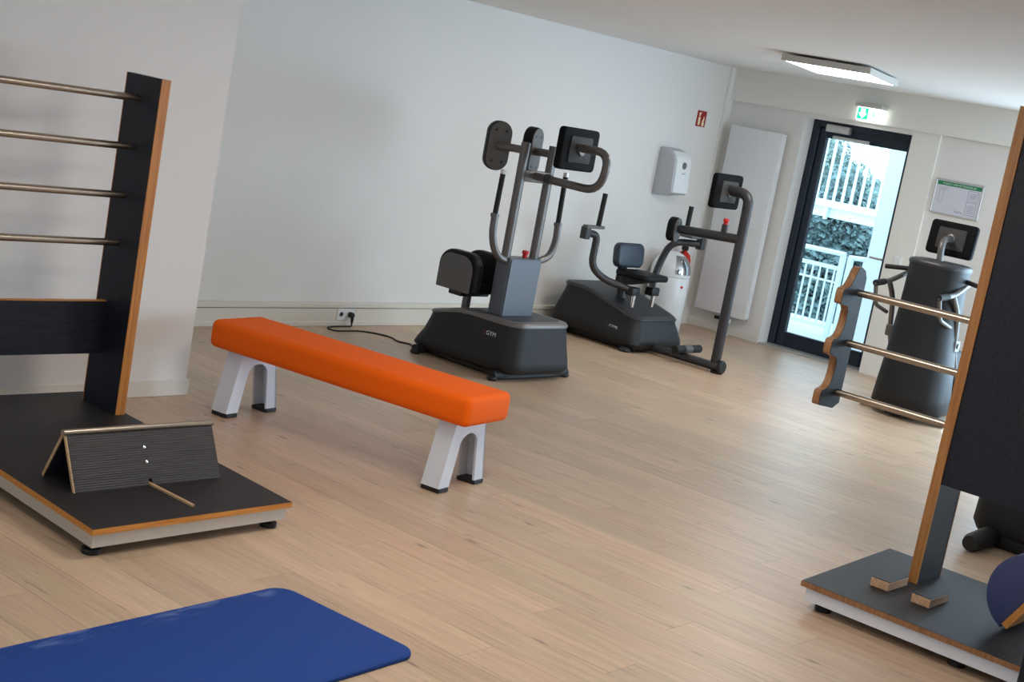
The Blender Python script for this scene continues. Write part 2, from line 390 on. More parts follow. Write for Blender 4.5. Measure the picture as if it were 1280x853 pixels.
# ------------------------------------------------------------------ object helpers
def finish(o, m, smooth=True, angle=35):
    me = o.data; me.materials.append(m)
    if smooth:
        for p in me.polygons: p.use_smooth = True
        try: me.set_sharp_from_angle(angle=math.radians(angle))
        except Exception: pass
def thing(name, label, cat, loc=(0, 0, 0), rz=0, group=None):
    o = bpy.data.objects.new(name, None); COL.objects.link(o); o.location = loc; o.rotation_euler = (0, 0, rz)
    o.empty_display_size = 0.1; o['label'] = label; o['category'] = cat
    if group: o['group'] = group
    o['_w'] = 1 if rz == 0 else 0
    return o
ROOT = {}
def part(name, bm, m, parent, smooth=True, label=None, world=True, angle=35):
    """child mesh; geometry given in world coordinates (world) or in the thing's own frame"""
    root = parent
    while root.parent: root = root.parent
    if world: bmesh.ops.translate(bm, vec=-Vector(root.location), verts=bm.verts)
    me = bpy.data.meshes.new(name); bm.to_mesh(me); bm.free()
    o = bpy.data.objects.new(name, me); COL.objects.link(o); o.parent = parent
    finish(o, M[m], smooth, angle)
    if label: o['label'] = label
    return o
def solo(name, bm, m, label, cat, group=None, loc=None, smooth=True, kind=None, angle=35):
    me = bpy.data.meshes.new(name)
    if loc: bmesh.ops.translate(bm, vec=-Vector(loc), verts=bm.verts)
    bm.to_mesh(me); bm.free()
    o = bpy.data.objects.new(name, me); COL.objects.link(o)
    if loc: o.location = loc
    finish(o, M[m], smooth, angle)
    if label: o['label'] = label
    if cat: o['category'] = cat
    if group: o['group'] = group
    if kind: o['kind'] = kind
    return o
def struct(name, bm, m, label=None):
    return solo(name, bm, m, label, None, kind='structure', smooth=False)
def copy_tree(o, parent=None):
    c = o.copy(); COL.objects.link(c); c.parent = parent
    for ch in o.children: copy_tree(ch, c)
    return c

# ================================================================== THE ROOM
FX = 12.08; LY = 7.59; NY = 6.05; NX = 4.87; CZ = 2.49; BX = -2.6
fl = struct('floor', box(BX, FX+0.3, RIGHT_Y, LY, -0.12, -0.004), 'subfloor', 'floor of greyish beige wood planks')
def visible(x, y):
    d = Vector((x, y, -CAM_H)); c = Vector((d.dot(rr), -d.dot(uu), d.dot(F)))
    if c.z < 0.3: return False
    px = 640+1822*c.x/c.z; py = 426.5+1822*c.y/c.z
    return -60 < px < 1340 and -60 < py < 910
PW, PL, GAP = 0.196, 1.32, 0.0012
pm = bpy.data.meshes.new('plank'); pb = box(-PW/2+GAP/2, PW/2-GAP/2, -PL/2+GAP/2, PL/2-GAP/2, -0.006, 0); pb.to_mesh(pm); pb.free(); pm.materials.append(M['plank'])
first = True; PLANKS = []
ix = 0; x = FX-PW/2-0.001; cand = []
while x > BX:
    y = LY-0.002-PL*((ix*0.37) % 1.0)+PL/2
    while y > RIGHT_Y-PL/2:
        y0, y1 = y-PL/2, y+PL/2
        if y1 > LY: y1 = LY
        cand.append((x, y0, y1)); y -= PL
    x -= PW; ix += 1
vis = [c for c in cand if any(visible(c[0]+dx, c[1]+(c[2]-c[1])*t) for t in (0, .25, .5, .75, 1) for dx in (-PW/2, PW/2)) and not (c[0] < NX-0.1 and c[1] > NY)]
vis.sort(key=lambda c: (Vector((c[0], (c[1]+c[2])/2, -CAM_H))).length)
rest = nbm()
for i, (x, y0, y1) in enumerate(vis):
    if x < NX and y1 > NY: y1 = NY
    if i < 300:
        o = bpy.data.objects.new('plank', pm); COL.objects.link(o); o.parent = fl
        o.location = (x, (y0+y1)/2, 0); o.scale = (1, (y1-y0)/PL, 1)
    else:
        box(x-PW/2+GAP/2, x+PW/2-GAP/2, y0, y1, -0.006, 0, bm=rest)
done = set(vis[:])
for c in cand:
    if c in done: continue
    x, y0, y1 = c
    if x < NX and y0 > NY: continue
    box(x-PW/2+GAP/2, x+PW/2-GAP/2, max(y0, RIGHT_Y), min(y1, NY if x < NX else LY), -0.006, 0, bm=rest)
o = part('plank_remainder', rest, 'plank', fl, smooth=False); o['kind'] = 'stuff'

struct('ceiling', box(BX, FX+0.3, RIGHT_Y-0.1, LY+0.2, CZ, CZ+0.15), 'ceil', 'plain white ceiling')
struct('wall_left', box(NX-0.3, FX+0.4, LY, LY+0.2, -0.1, CZ), 'wall', 'long white wall behind the training machines')
struct('wall_alcove', box(BX, NX, NY, LY+0.2, -0.1, CZ), 'wall', 'white wall section that juts forward behind the rung station')
b = box(BX-0.2, BX, RIGHT_Y-0.2, BWIN[0], -0.1, CZ); box(BX-0.2, BX, BWIN[1], LY+0.2, -0.1, CZ, bm=b)
box(BX-0.2, BX, BWIN[0], BWIN[1], -0.1, BWZ[0], bm=b); box(BX-0.2, BX, BWIN[0], BWIN[1], BWZ[1], CZ, bm=b)
struct('wall_back', b, 'wall')
b = nbm()
for (p, q, r, t_) in ((BWIN[0], BWIN[1], BWZ[0], BWZ[0]+0.06), (BWIN[0], BWIN[1], BWZ[1]-0.06, BWZ[1]), (BWIN[0], BWIN[0]+0.06, BWZ[0]+0.06, BWZ[1]-0.06), (BWIN[1]-0.06, BWIN[1], BWZ[0]+0.06, BWZ[1]-0.06)):
    box(BX-0.16, BX-0.10, p, q, r, t_, bm=b)
w = struct('window_2', b, 'door')
part('pane', box(BX-0.135, BX-0.125, BWIN[0]+0.06, BWIN[1]-0.06, BWZ[0]+0.06, BWZ[1]-0.06), 'glass', w, smooth=False)
# far wall: pieces around the door opening
DY0, DY1, DZ = 5.69, 6.76, 2.15
b = box(FX, FX+0.3, DY1, LY, -0.1, CZ)
box(FX, FX+0.3, DY0, DY1, DZ, CZ, bm=b)
box(FX+0.025, FX+0.3, WIN[1], DY0, -0.1, CZ, bm=b); box(FX+0.025, FX+0.3, RIGHT_Y, WIN[0], -0.1, CZ, bm=b)
box(FX+0.025, FX+0.3, WIN[0], WIN[1], -0.1, WZ[0], bm=b); box(FX+0.025, FX+0.3, WIN[0], WIN[1], WZ[1], CZ, bm=b)
struct('wall_far', b, 'wall', 'white end wall with the glazed door')
struct('trim_1', box(FX-0.045, FX+0.02, RIGHT_Y, LY-0.0, 2.19, CZ), 'trimw', 'white ceiling beam above the glazed door')
struct('trim_2', box(FX-0.0, FX+0.06, 5.43, DY0, 0, 2.19), 'trimw', 'white pier between glazed door and plan frame')
struct('trim_3', box(11.97, FX, LY-0.024, LY, 0, CZ), 'trimw', 'narrow cream pipe casing in the room corner')
b = box(BX, RWIN[0], RIGHT_Y-0.2, RIGHT_Y, -0.1, CZ); box(RWIN[1], FX+0.3, RIGHT_Y-0.2, RIGHT_Y, -0.1, CZ, bm=b)
box(RWIN[0], RWIN[1], RIGHT_Y-0.2, RIGHT_Y, -0.1, RWZ[0], bm=b); box(RWIN[0], RWIN[1], RIGHT_Y-0.2, RIGHT_Y, RWZ[1], CZ, bm=b)
struct('wall_right', b, 'wall')
b = nbm()
for (p, q, r, t_) in ((RWIN[0], RWIN[1], RWZ[0], RWZ[0]+0.06), (RWIN[0], RWIN[1], RWZ[1]-0.06, RWZ[1]), (RWIN[0], RWIN[0]+0.06, RWZ[0]+0.06, RWZ[1]-0.06), (RWIN[1]-0.06, RWIN[1], RWZ[0]+0.06, RWZ[1]-0.06)):
    box(p, q, RIGHT_Y-0.16, RIGHT_Y-0.10, r, t_, bm=b)
w = struct('window_3', b, 'door')
part('pane', box(RWIN[0]+0.06, RWIN[1]-0.06, RIGHT_Y-0.135, RIGHT_Y-0.125, RWZ[0]+0.06, RWZ[1]-0.06), 'glass', w, smooth=False)
wm = (WIN[0]+WIN[1])/2; b = nbm()
for (p, q, r, t_) in ((WIN[0], WIN[1], WZ[0], WZ[0]+0.07), (WIN[0], WIN[1], WZ[1]-0.07, WZ[1]), (WIN[0], WIN[0]+0.07, WZ[0]+0.07, WZ[1]-0.07), (WIN[1]-0.07, WIN[1], WZ[0]+0.07, WZ[1]-0.07), (wm-0.05, wm+0.05, WZ[0]+0.07, WZ[1]-0.07)):
    box(12.25, 12.33, p, q, r, t_, bm=b)
w = struct('window_1', b, 'door', 'anthracite framed window right of the plan frame')
for (p, q) in ((WIN[0]+0.07, wm-0.05), (wm+0.05, WIN[1]-0.07)):
    part('pane', box(12.285, 12.295, p, q, WZ[0]+0.07, WZ[1]-0.07), 'glass', w, smooth=False)
# skirting of the near wall, cable duct of the long wall
struct('baseboard_near', merge(box(BX, NX+0.014, NY-0.014, NY, 0, 0.088, 0.003, 1), box(NX, NX+0.014, NY, LY-0.05, 0, 0.088, 0.003, 1)), 'skirt', 'white skirting board')
b = box(NX+0.014, 11.95, LY-0.045, LY, 0, 0.130, 0.003, 1)
box(NX+0.014, 11.95, LY-0.055, LY, 0.135, 0.170, 0.004, 1, bm=b); box(NX+0.014, 11.95, LY-0.052, LY, 0.0, 0.036, 0.004, 1, bm=b)
struct('baseboard_left', b, 'duct', 'cream cable duct along the foot of the long wall')
b = box(FX-0.012, FX, DY1+0.002, LY-0.03, 0, 0.06, 0.002, 1)
struct('baseboard_far', b, 'skirt')
struct('baseboard_right', box(FX+0.008, FX+0.025, RIGHT_Y, 5.43, 0, 0.07, 0.003, 1), 'skirt')

# ------------------------------------------------------------------ glazed door
d = struct('door_1', box(12.25, 12.33, DY1-0.075, DY1, 0, DZ, 0.004, 1), 'door', 'anthracite framed glass door to the terrace')
part('frame_side', box(12.25, 12.33, DY0, DY0+0.045, 0, DZ, 0.004, 1), 'door', d)
part('frame_head', box(12.25, 12.33, DY0+0.045, DY1-0.075, DZ-0.06, DZ, 0.004, 1), 'door', d)
part('frame_stop', box(12.326, 12.345, DY0, DY1, DZ-0.09, DZ, 0.003, 1), 'door', d)
for y in (DY0, DY1-0.1): part('frame_stop', box(12.326, 12.345, y, y+0.1, 0, DZ-0.09, 0.003, 1), 'door', d)
lf = part('door_leaf', box(12.27, 12.325, DY1-0.150, DY1-0.078, 0.012, DZ-0.065, 0.006, 1), 'door', d)
part('leaf_stile', box(12.27, 12.325, DY0+0.048, DY0+0.110, 0.012, DZ-0.065, 0.006, 1), 'door', lf)
part('leaf_rail', box(12.272, 12.325, DY0+0.110, DY1-0.150, DZ-0.15, DZ-0.057, 0.003, 1), 'door', lf)
part('leaf_rail', box(12.272, 12.325, DY0+0.110, DY1-0.150, 0.012, 0.150, 0.006, 1), 'door', lf)
part('pane', box(12.295, 12.303, DY0+0.105, DY1-0.145, 0.145, DZ-0.145), 'glass', lf, smooth=False)
cl = part('door_closer', box(12.20, 12.265, 6.36, 6.60, 2.055, 2.125, 0.008), 'alu', lf, label='silver door closer')
part('closer_arm', box(12.215, 12.235, 6.15, 6.52, 2.000, 2.03, 0.004), 'alu', lf)
part('handle', tube([(12.27, DY0+0.08, 1.02), (12.20, DY0+0.08, 1.02), (12.20, DY0+0.20, 1.02)], 0.010, 10, 0.02), 'alu', lf, label='silver lever handle')
part('threshold', box(12.085, 12.40, DY0, DY1, -0.004, 0.012), 'alu', d, smooth=False)

# ------------------------------------------------------------------ floor mat
mt = solo('exercise_mat', prism(rrect(1.88, 0.665, 0.075, 8), 0.016, bev=0.005), 'mat', 'blue foam exercise mat with dusty far edge lying on the planks', 'exercise mat')
mt.location = (2.572, 3.252, 0); mt.rotation_euler = (0, 0, math.radians(3.2))

# ------------------------------------------------------------------ left rung station
st = thing('rung_station', 'dark laminate rung station with four steel rungs and orange edges', 'training station', (3.5, 5.0, 0))
def plat_poly(ins):
    fx0, fx1, y0, y1, sl = 3.0+ins, 3.948-ins, 4.112+ins, 5.80-ins, 0.075
    return [(fx0+sl*(ins), y0), (fx1+sl*ins, y0+0.018), (fx1+sl*(y1-y0), y1), (fx0+sl*(y1-y0), y1)]
pf = part('platform', prism(plat_poly(0.0025), 0.0245, Matrix.Translation((0, 0, 0.0955))), 'lamplat', st, smooth=False, label='dark laminate platform')
def band(P, z0, z1, t, m, parent, name='edge_band'):
    n = len(P); c = Vector((sum(p[0] for p in P)/n, sum(p[1] for p in P)/n, 0))
    for i in range(n):
        a, q = Vector((*P[i], 0)), Vector((*P[(i+1) % n], 0)); dr = (q-a).normalized(); nr = Vector((-dr.y, dr.x, 0))
        if nr.dot(c-a) < 0: nr = -nr
        poly = [a, q, q+nr*t, a+nr*t]
        part(name, prism([(v.x, v.y) for v in poly], z1-z0, Matrix.Translation((0, 0, z0))), m, parent, smooth=False)
band(plat_poly(0), 0.0965, 0.1185, 0.004, 'plyh', pf)
part('base_frame', prism(plat_poly(0.014), 0.052, Matrix.Translation((0, 0, 0.044))), 'alu', st, smooth=False, label='silver aluminium base frame')
for (x, y) in ((3.06, 4.19), (3.90, 4.20), (3.17, 5.72), (4.00, 5.72)):
    part('foot', lathe([(0, 0), (0.034, 0), (0.036, 0.008), (0.034, 0.02), (0.02, 0.024), (0.02, 0.046), (0, 0.046)], (x, y, 0), 20), 'rubber', st)
for x0 in (3.975, 3.09):
    p = part('side_panel', box(x0, x0+0.046, 5.402, 5.66, 0.12, 1.66), 'lam', st, smooth=False)
    part('edge_band', box(x0-0.001, x0+0.047, 5.397, 5.402, 0.12, 1.6605), 'ply', p, smooth=False)
    part('edge_band', box(x0-0.001, x0+0.047, 5.66, 5.665, 0.12, 1.6605), 'ply', p, smooth=False)
for z in (1.555, 1.335, 1.113, 0.894):
    part('rung', cyl((3.12, 5.562, z), (3.99, 5.562, z), 0.0165, 16), 'steel', st)
bb = part('back_board', box(3.13, 3.98, 5.585, 5.61, 0.365, 0.612), 'lam', st, smooth=False)
part('edge_band', box(3.13, 3.98, 5.584, 5.611, 0.612, 0.616), 'plyh', bb, smooth=False)

# slanted foot support on the platform
wg = thing('foot_wedge', 'ribbed tent-shaped foot support with steel tube ridge on the dark platform', 'foot support', (3.5, 4.58, 0.12))
def slab(p0, p1, x0, x1, t):
    p0 = Vector(p0); p1 = Vector(p1); dz = (p1-p0).length
    return prism([(0, 0), (x1-x0, 0), (x1-x0, dz), (0, dz)], t, frame((x0, *p0), (1, 0, 0), (0, *(p1-p0))))
A, Bt, C = Vector((4.480, 0.12)), Vector((4.590, 0.318)), Vector((4.695, 0.12))
b = slab((A.x, A.y), (Bt.x-0.004, Bt.y), 3.168, 3.504, -0.012); slab_b = slab((A.x, A.y), (Bt.x-0.004, Bt.y), 3.522, 3.858, -0.012)
b = merge(b, slab_b)
b = merge(b, slab((A.x+0.013, A.y+0.024), (Bt.x-0.004, Bt.y), 3.504, 3.522, -0.012))
fp = part('front_board', b, 'rib', wg, smooth=False)
part('rear_board', slab((C.x, C.y), (Bt.x+0.004, Bt.y), 3.166, 3.86, -0.012), 'lam', wg, smooth=False)
for (p, q, t) in ((A, Bt, -0.0125), (C, Bt, -0.0125)):
    part('edge_band', slab((p.x, p.y), (q.x+(-.004 if p is A else .004), q.y), 3.162, 3.167, t), 'pale', wg, smooth=False)
part('ridge_tube', cyl((3.152, 4.590, 0.326), (3.864, 4.590, 0.326), 0.0125, 16), 'steel', wg)
nrm = Vector((0, -(Bt-A).y, (Bt-A).x)).normalized()
for k in (0.42, 0.68):
    p = Vector((3.508, A.x+(Bt-A).x*k, A.y+(Bt-A).y*k))
    part('bolt', lathe([(0, 0), (0.0075, 0), (0.0065, 0.004), (0.002, 0.006), (0, 0.006)], p+nrm*-0.001, 14, nrm), 'chrome', wg)
part('guide_strip', box(3.505, 3.519, 4.21, 4.62, 0.12, 0.128, mx=None), 'pale', wg, smooth=False, label='pale wooden guide strip')

# ------------------------------------------------------------------ orange bench
bn = thing('padded_bench', 'long orange upholstered bench on white arched legs', 'bench', (5.085, 5.02, 0), math.atan2(-0.987, 0.158))
# local: +x along the bench towards the camera side, +y towards the right machines
def bench_leg_end(ux, s):
    # arched portal in the cross plane; outer flanks splay, inner arch cut out
    zt = 0.335
    out_t, out_b, in_b = 0.125, 0.192, 0.112
    pts = [(-out_b, 0.022), (-out_t, zt), (out_t, zt), (out_b, 0.022), (in_b, 0.022)]
    ar = []
    for i in range(0, 13):
        a = PI*i/12; ar.append((0.078*math.cos(a), 0.215+0.06*math.sin(a)))
    pts += ar + [(-in_b, 0.022)]
    return prism(pts, 0.012, frame((ux, 0, 0), (0, 1, 0), (0, 0, 1)))
for sgn in (-1, 1):
    u0_, u1_ = (0.615, 0.715)
    bmL = nbm()
    # two arched flanges and the outer flanks form a U-section
    tmp = bench_leg_end(sgn*0.665-0.05, sgn); merge(bmL, tmp)
    tmp = bench_leg_end(sgn*0.665+0.038, sgn); merge(bmL, tmp)
    lg = part('leg_frame', bmL, 'whitep', bn, smooth=False, world=False, label='white arched leg frame')
    for s in (-1, 1):
        fl_ = prism([(-0.05, 0), (0.05, 0), (0.05, 0.32), (-0.05, 0.32)], 0.01, frame((sgn*0.665, s*0.192, 0.022), (1, 0, 0), (0, -s*0.067, 0.313)))
        part('flank', fl_, 'whitep', lg, smooth=False, world=False)
        b = box(sgn*0.665-0.053, sgn*0.665+0.053, s*0.155-0.042, s*0.155+0.042, 0, 0.024, 0.004, 1)
        part('foot_cap', b, 'rubber', lg, world=False, smooth=False)
    part('top_plate', box(sgn*0.665-0.05, sgn*0.665+0.05, -0.13, 0.13, 0.325, 0.342), 'whitep', lg, smooth=False, world=False)
part('cushion', box(-0.815, 0.80, -0.192, 0.192, 0.337, 0.482, 0.034, 5), 'orange', bn, world=False, angle=80)

# ------------------------------------------------------------------ machine pieces
def machine_body(t, lv, zf, bodym, deckm='deck', trimm='trim', trim_h=0.03):
    part('shell', loft(lv, zf), bodym, t, angle=60)
    x0, x1, y0, y1, r, z = lv[-1]
    tl = [(x0-0.006, x1+0.006, y0-0.006, y1+0.006, r, z-0.004), (x0-0.008, x1+0.008, y0-0.008, y1+0.008, r, z+trim_h*0.4), (x0, x1, y0, y1, r, z+trim_h*0.85),
          (x0+0.02, x1-0.02, y0+0.02, y1-0.02, max(r-0.02, 0.02), z+trim_h), (x0+0.05, x1-0.05, y0+0.05, y1-0.05, max(r-0.05, 0.02), z+trim_h)]
    part('top_trim', loft(tl, zf, cap_top=False, cap_bot=False), trimm, t, angle=60)
    dl = [(x0+0.048, x1-0.048, y0+0.048, y1-0.048, max(r-0.05, 0.02), z+trim_h-0.006), (x0+0.05, x1-0.05, y0+0.05, y1-0.05, max(r-0.05, 0.02), z+trim_h+0.002)]
    dk = part('deck', loft(dl, zf), deckm, t, angle=30)
    return dk
def rrplate(c, xa, ya, w, h, r, t, bev, radii=None):
    return prism(rrect(w, h, r, 7, radii=radii), t, frame(c, xa, ya), bev, 3)
def monitor(t, c, xa, ya, w=0.39, h=0.28):
    """back centre c; local z (xa x ya) points out of the back"""
    fr = frame(c, xa, ya); z = Vector((fr[0][2], fr[1][2], fr[2][2]))
    mo = part('monitor', prism(rrect(w, h, 0.03, 7), 0.055, frame(Vector(c)-z*0.055, xa, ya), 0.014, 3), 'monplastic', t)
    part('back_plate', prism(rrect(w*0.6, h*0.62, 0.012, 4), 0.010, frame(Vector(c)-z*0.002, xa, ya), 0.003, 2), 'monplate', mo)
    part('screen', prism(rrect(w*0.84, h*0.8, 0.006, 3), 0.002, frame(Vector(c)-z*0.0565, xa, ya)), 'screen', mo, smooth=False)
    part('mount_collar', lathe([(0, 0), (0.04, 0), (0.036, 0.018), (0.03, 0.02), (0, 0.02)], Vector(c)+z*0.006, 20, z), 'frame', mo)
    return mo
def knob(t, p):
    k = part('stop_button', lathe([(0, 0), (0.018, 0), (0.018, 0.025), (0.024, 0.03), (0.024, 0.045), (0.02, 0.052), (0, 0.053)], p, 18), 'red', t, label='red button')
    return k
def logo(t, c, face='-x'):
    # printed maker's lettering: first letter red, the rest white
    fr = frame(c, (0, -1, 0), (0, 0, 1))
    s = 0.042
    p = part('lettering', text_bm('GYM', s, fr @ Matrix.Translation((0.016, 0, 0))), 'whiteprint', t, smooth=False)
    part('lettering', text_bm('E', s, fr @ Matrix.Translation((-0.047, 0, 0))), 'redlogo', t, smooth=False, label='red first letter')

# ------------------------------------------------------------------ machine 1: torso trainer
m1 = thing('torso_trainer', 'grey torso trainer with hip pads, two shoulder pads and a monitor arm', 'gym machine', (7.75, 6.4, 0))
def zf1(x, y, z):
    k = min(max((y-6.38)/0.44, 0), 1); return z*(1-0.20*k*k*(3-2*k))
lv1 = [(7.47, 8.05, 5.99, 6.80, 0.12, 0.04), (7.425, 8.095, 5.935, 6.855, 0.13, 0.05), (7.40, 8.12, 5.91, 6.875, 0.13, 0.085), (7.408, 8.115, 5.917, 6.86, 0.13, 0.13),
       (7.43, 8.10, 5.937, 6.82, 0.125, 0.22), (7.445, 8.085, 5.952, 6.795, 0.12, 0.31), (7.455, 8.075, 5.962, 6.785, 0.12, 0.368)]
dk = machine_body(m1, lv1, zf1, 'body')
part('floor_frame', box(7.46, 8.06, 5.99, 6.80, 0.008, 0.045, 0.008, 1), 'black', m1)
for (x, y, sx) in ((7.42, 6.74, -1), (7.42, 6.02, -1), (8.10, 6.74, 1), (8.10, 6.02, 1)):
    part('foot', merge(tube([(x-sx*0.08, y, 0.036), (x+sx*0.06, y, 0.034)], [0.034, 0.032], 14), lathe([(0, 0), (0.03, 0), (0.04, 0.012), (0.03, 0.03), (0, 0.035)], (x+sx*0.05, y, 0), 14)), 'rubber', m1)
logo(m1, (7.4205, 6.155, 0.318-0.03))
col = part('column', box(7.555, 7.893, 6.20, 6.32, 0.39, 0.795, 0.008, 2), 'column', m1, smooth=False)
part('front_cover', prism(rrect(0.318, 0.385, 0.006, 3), 0.004, frame((7.724, 6.197, 0.592), (1, 0, 0), (0, 0, 1))), 'column', col, smooth=False)
for x in (7.572, 7.872):
    part('upright', tube([(x, 6.26, 0.78), (x, 6.26, 1.575)], 0.030, 14, r2=0.036), 'frame', m1)
part('crossbar', box(7.572, 7.872, 6.235, 6.285, 1.315, 1.395, 0.012, 2), 'frame', m1)
arm = part('monitor_arm', tube([(7.705, 6.24, 1.36), (7.705, 5.685, 1.352), (7.705, 5.66, 1.615), (7.705, 5.90, 1.606)], 0.0275, 14, [0.13, 0.13]), 'frame', m1)
part('clamp_collar', tube([(7.705, 6.10, 1.358), (7.705, 6.145, 1.359)], 0.034, 14), 'frame2', arm)
monitor(m1, (7.715, 5.915, 1.592), (1, 0, 0), (0, 0, 1))
# shoulder pads, turned towards each other
for (c, yaw, ux) in (((7.552, 6.475, 1.515), 32, 7.572), ((7.885, 6.42, 1.512), -12, 7.872)):
    a = math.radians(yaw); n = Vector((-math.sin(a), -math.cos(a), 0)); xa = Vector((0, 0, 1)).cross(n)*1.0
    pd = part('shoulder_pad', prism(rrect(0.168, 0.335, 0.08, 10), 0.075, frame(Vector(c)-n*0.08, xa, (0, 0, 1)), 0.015, 3), 'vinyl', m1)
    part('pad_plate', prism(rrect(0.158, 0.325, 0.076, 10), 0.008, frame(Vector(c)-n*0.006, xa, (0, 0, 1)), 0.002, 1), 'plate', pd)
    for sx in (-1, 1):
        for sz in (-1, 1):
            part('bolt', lathe([(0, 0), (0.010, 0), (0.008, 0.003), (0, 0.003)], Vector(c)+xa.normalized()*sx*0.036+Vector((0, 0, sz*0.105))+n*0.001, 10, n), 'black', pd)
    part('pad_arm', tube([Vector(c), (ux, 6.36 if yaw > 0 else 6.36, c[2]+0.006), (ux, 6.27, c[2]+0.006)], 0.027, 12, 0.05), 'frame', m1)
# handles
for pts, gp in (([(7.575, 6.24, 0.765), (7.455, 6.245, 0.80), (7.405, 6.27, 0.92), (7.413, 6.285, 1.075)], [(7.413, 6.285, 1.075), (7.432, 6.295, 1.345)]),
                ([(7.87, 6.24, 0.77), (8.03, 6.245, 0.81), (8.10, 6.27, 0.93), (8.105, 6.285, 1.045)], [(8.105, 6.285, 1.045), (8.105, 6.295, 1.375)])):
    h = part('handle', tube(pts, 0.0255, 14, [0.09, 0.12]), 'frame', m1)
    part('grip', tube(gp, 0.0185, 12), 'grip', h)
    e = Vector(gp[1]); dr = (e-Vector(gp[0])).normalized()
    part('grip_tip', tube([e, e+dr*0.03], 0.019, 12), 'alu', h)
    part('grip_collar', tube([Vector(gp[0])-dr*0.02, Vector(gp[0])+dr*0.005], 0.030, 14), 'frame', h)
# hip pads
for x0, sgn in ((7.435, 1), (7.70, -1)):
    w, h = 0.355, 0.272; yc, zc = 6.555, 0.635
    xo = x0 if sgn > 0 else x0+0.085
    pd = part('hip_pad', prism(rrect(w, h, 0.1, 9, radii=(0.115, 0.115, 0.012, 0.012)), 0.085, frame((x0+0.085, yc, zc), (0, 1, 0), (0, 0, 1)) @ Matrix.Rotation(PI, 4, 'Y'), 0.02, 3), 'vinyl', m1)
    px = x0-0.006 if sgn > 0 else x0+0.085
    part('pad_plate', prism(rrect(w-0.05, h-0.026, 0.1, 9, cy=-0.013, radii=(0.1, 0.1, 0.008, 0.008)), 0.008, frame((px, yc, zc), (0, -1, 0), (0, 0, 1))), 'plate', pd)
    for sy in (-0.075, 0.075):
        for sz in (-0.01, 0.035):
            part('bolt', lathe([(0, 0), (0.008, 0), (0.007, 0.003), (0, 0.003)], (px-0.001 if sgn > 0 else px+0.012, yc+sy, zc+sz), 10, (-sgn, 0, 0)), 'black', pd)
part('pad_carrier', box(7.46, 7.76, 6.50, 6.62, 0.462, 0.50, 0.006, 1), 'black', m1)
part('pad_post', cyl((7.60, 6.56, 0.36), (7.60, 6.56, 0.465), 0.03, 16), 'frame', m1)
part('seat', box(7.53, 7.69, 6.40, 6.70, 0.495, 0.56, 0.02, 2), 'vinyl', m1)
knob(m1, (7.775, 6.26, 0.793))

# ------------------------------------------------------------------ machine 2: seated arm trainer with tall front post
m2 = thing('seated_arm_trainer', 'charcoal seated trainer with small navy seat, two upright grips and tall front post', 'gym machine', (10.03, 6.9, 0))
def zf2(x, y, z):
    k = min(max((7.12-y)/0.52, 0), 1); return z*(1-0.345*k)
lv2 = [(9.76, 10.34, 6.60, 7.36, 0.10, 0.045), (9.70, 10.41, 6.53, 7.43, 0.12, 0.06), (9.675, 10.435, 6.505, 7.455, 0.12, 0.11), (9.685, 10.425, 6.515, 7.445, 0.12, 0.18),
       (9.715, 10.40, 6.54, 7.42, 0.115, 0.28), (9.735, 10.38, 6.565, 7.40, 0.11, 0.36), (9.74, 10.375, 6.57, 7.395, 0.11, 0.405)]
machine_body(m2, lv2, zf2, 'body2', 'deck', 'frame2', 0.03)
part('floor_frame', box(9.78, 10.32, 6.58, 7.36, 0.006, 0.05, 0.008, 1), 'black', m2)
for (x, y, sx) in ((9.72, 6.62, -1), (9.72, 7.30, -1), (10.38, 6.62, 1), (10.38, 7.30, 1)):
    part('foot', lathe([(0, 0), (0.05, 0), (0.055, 0.015), (0.04, 0.04), (0, 0.06)], (x, y, 0), 14), 'rubber', m2)
logo(m2, (9.6965, 6.78, 0.17))
part('base_beam', tube([(9.985, 6.62, 0.052), (9.985, 5.87, 0.052)], 0.034, 14, r2=0.05, up=(0, 0, 1)), 'frame2', m2)
part('base_strip', box(9.935, 9.945, 5.95, 6.50, 0.0, 0.022), 'steel', m2, smooth=False)
part('beam_cap', lathe([(0, 0), (0.056, 0), (0.056, 0.02), (0.045, 0.03), (0, 0.03)], (9.985, 5.87, 0.057), 20, (0, -1, 0)), 'black', m2)
part('beam_pad', lathe([(0, 0), (0.045, 0), (0.045, 0.018), (0, 0.018)], (9.985, 5.90, 0.0), 16), 'rubber', m2)
post = part('front_post', tube([(9.99, 5.925, 0.06), (9.985, 5.925, 1.44), (9.985, 6.12, 1.44)], 0.042, 14, 0.15, r2=0.034), 'frame2', m2)
monitor(m2, (9.99, 6.125, 1.425), (1, 0, 0), (0, 0, 1), 0.385, 0.275)
part('chest_arm', tube([(9.985, 5.93, 1.08), (9.985, 6.50, 1.05)], 0.037, 14), 'frame2', m2)
a = math.radians(-12); n = Vector((-math.sin(a), -math.cos(a), 0)); xa = Vector((0, 0, 1)).cross(n); c = Vector((9.985, 6.52, 1.04))
pd = part('chest_pad', prism(rrect(0.15, 0.20, 0.07, 10), 0.07, frame(c-n*0.075, xa, (0, 0, 1)), 0.018, 3), 'vinyl', m2)
part('pad_plate', prism(rrect(0.14, 0.19, 0.066, 10), 0.008, frame(c-n*0.006, xa, (0, 0, 1)), 0.002, 1), 'plate', pd)
for sx in (-1, 1):
    for sz in (-1, 1):
        part('bolt', lathe([(0, 0), (0.008, 0), (0.007, 0.003), (0, 0.003)], c+xa*sx*0.035+Vector((0, 0, sz*0.06))+n*0.001, 10, n), 'black', pd)
part('button_stem', cyl((9.985, 6.09, 1.10), (9.985, 6.09, 1.17), 0.026, 14), 'frame2', m2)
knob(m2, (9.985, 6.09, 1.165))
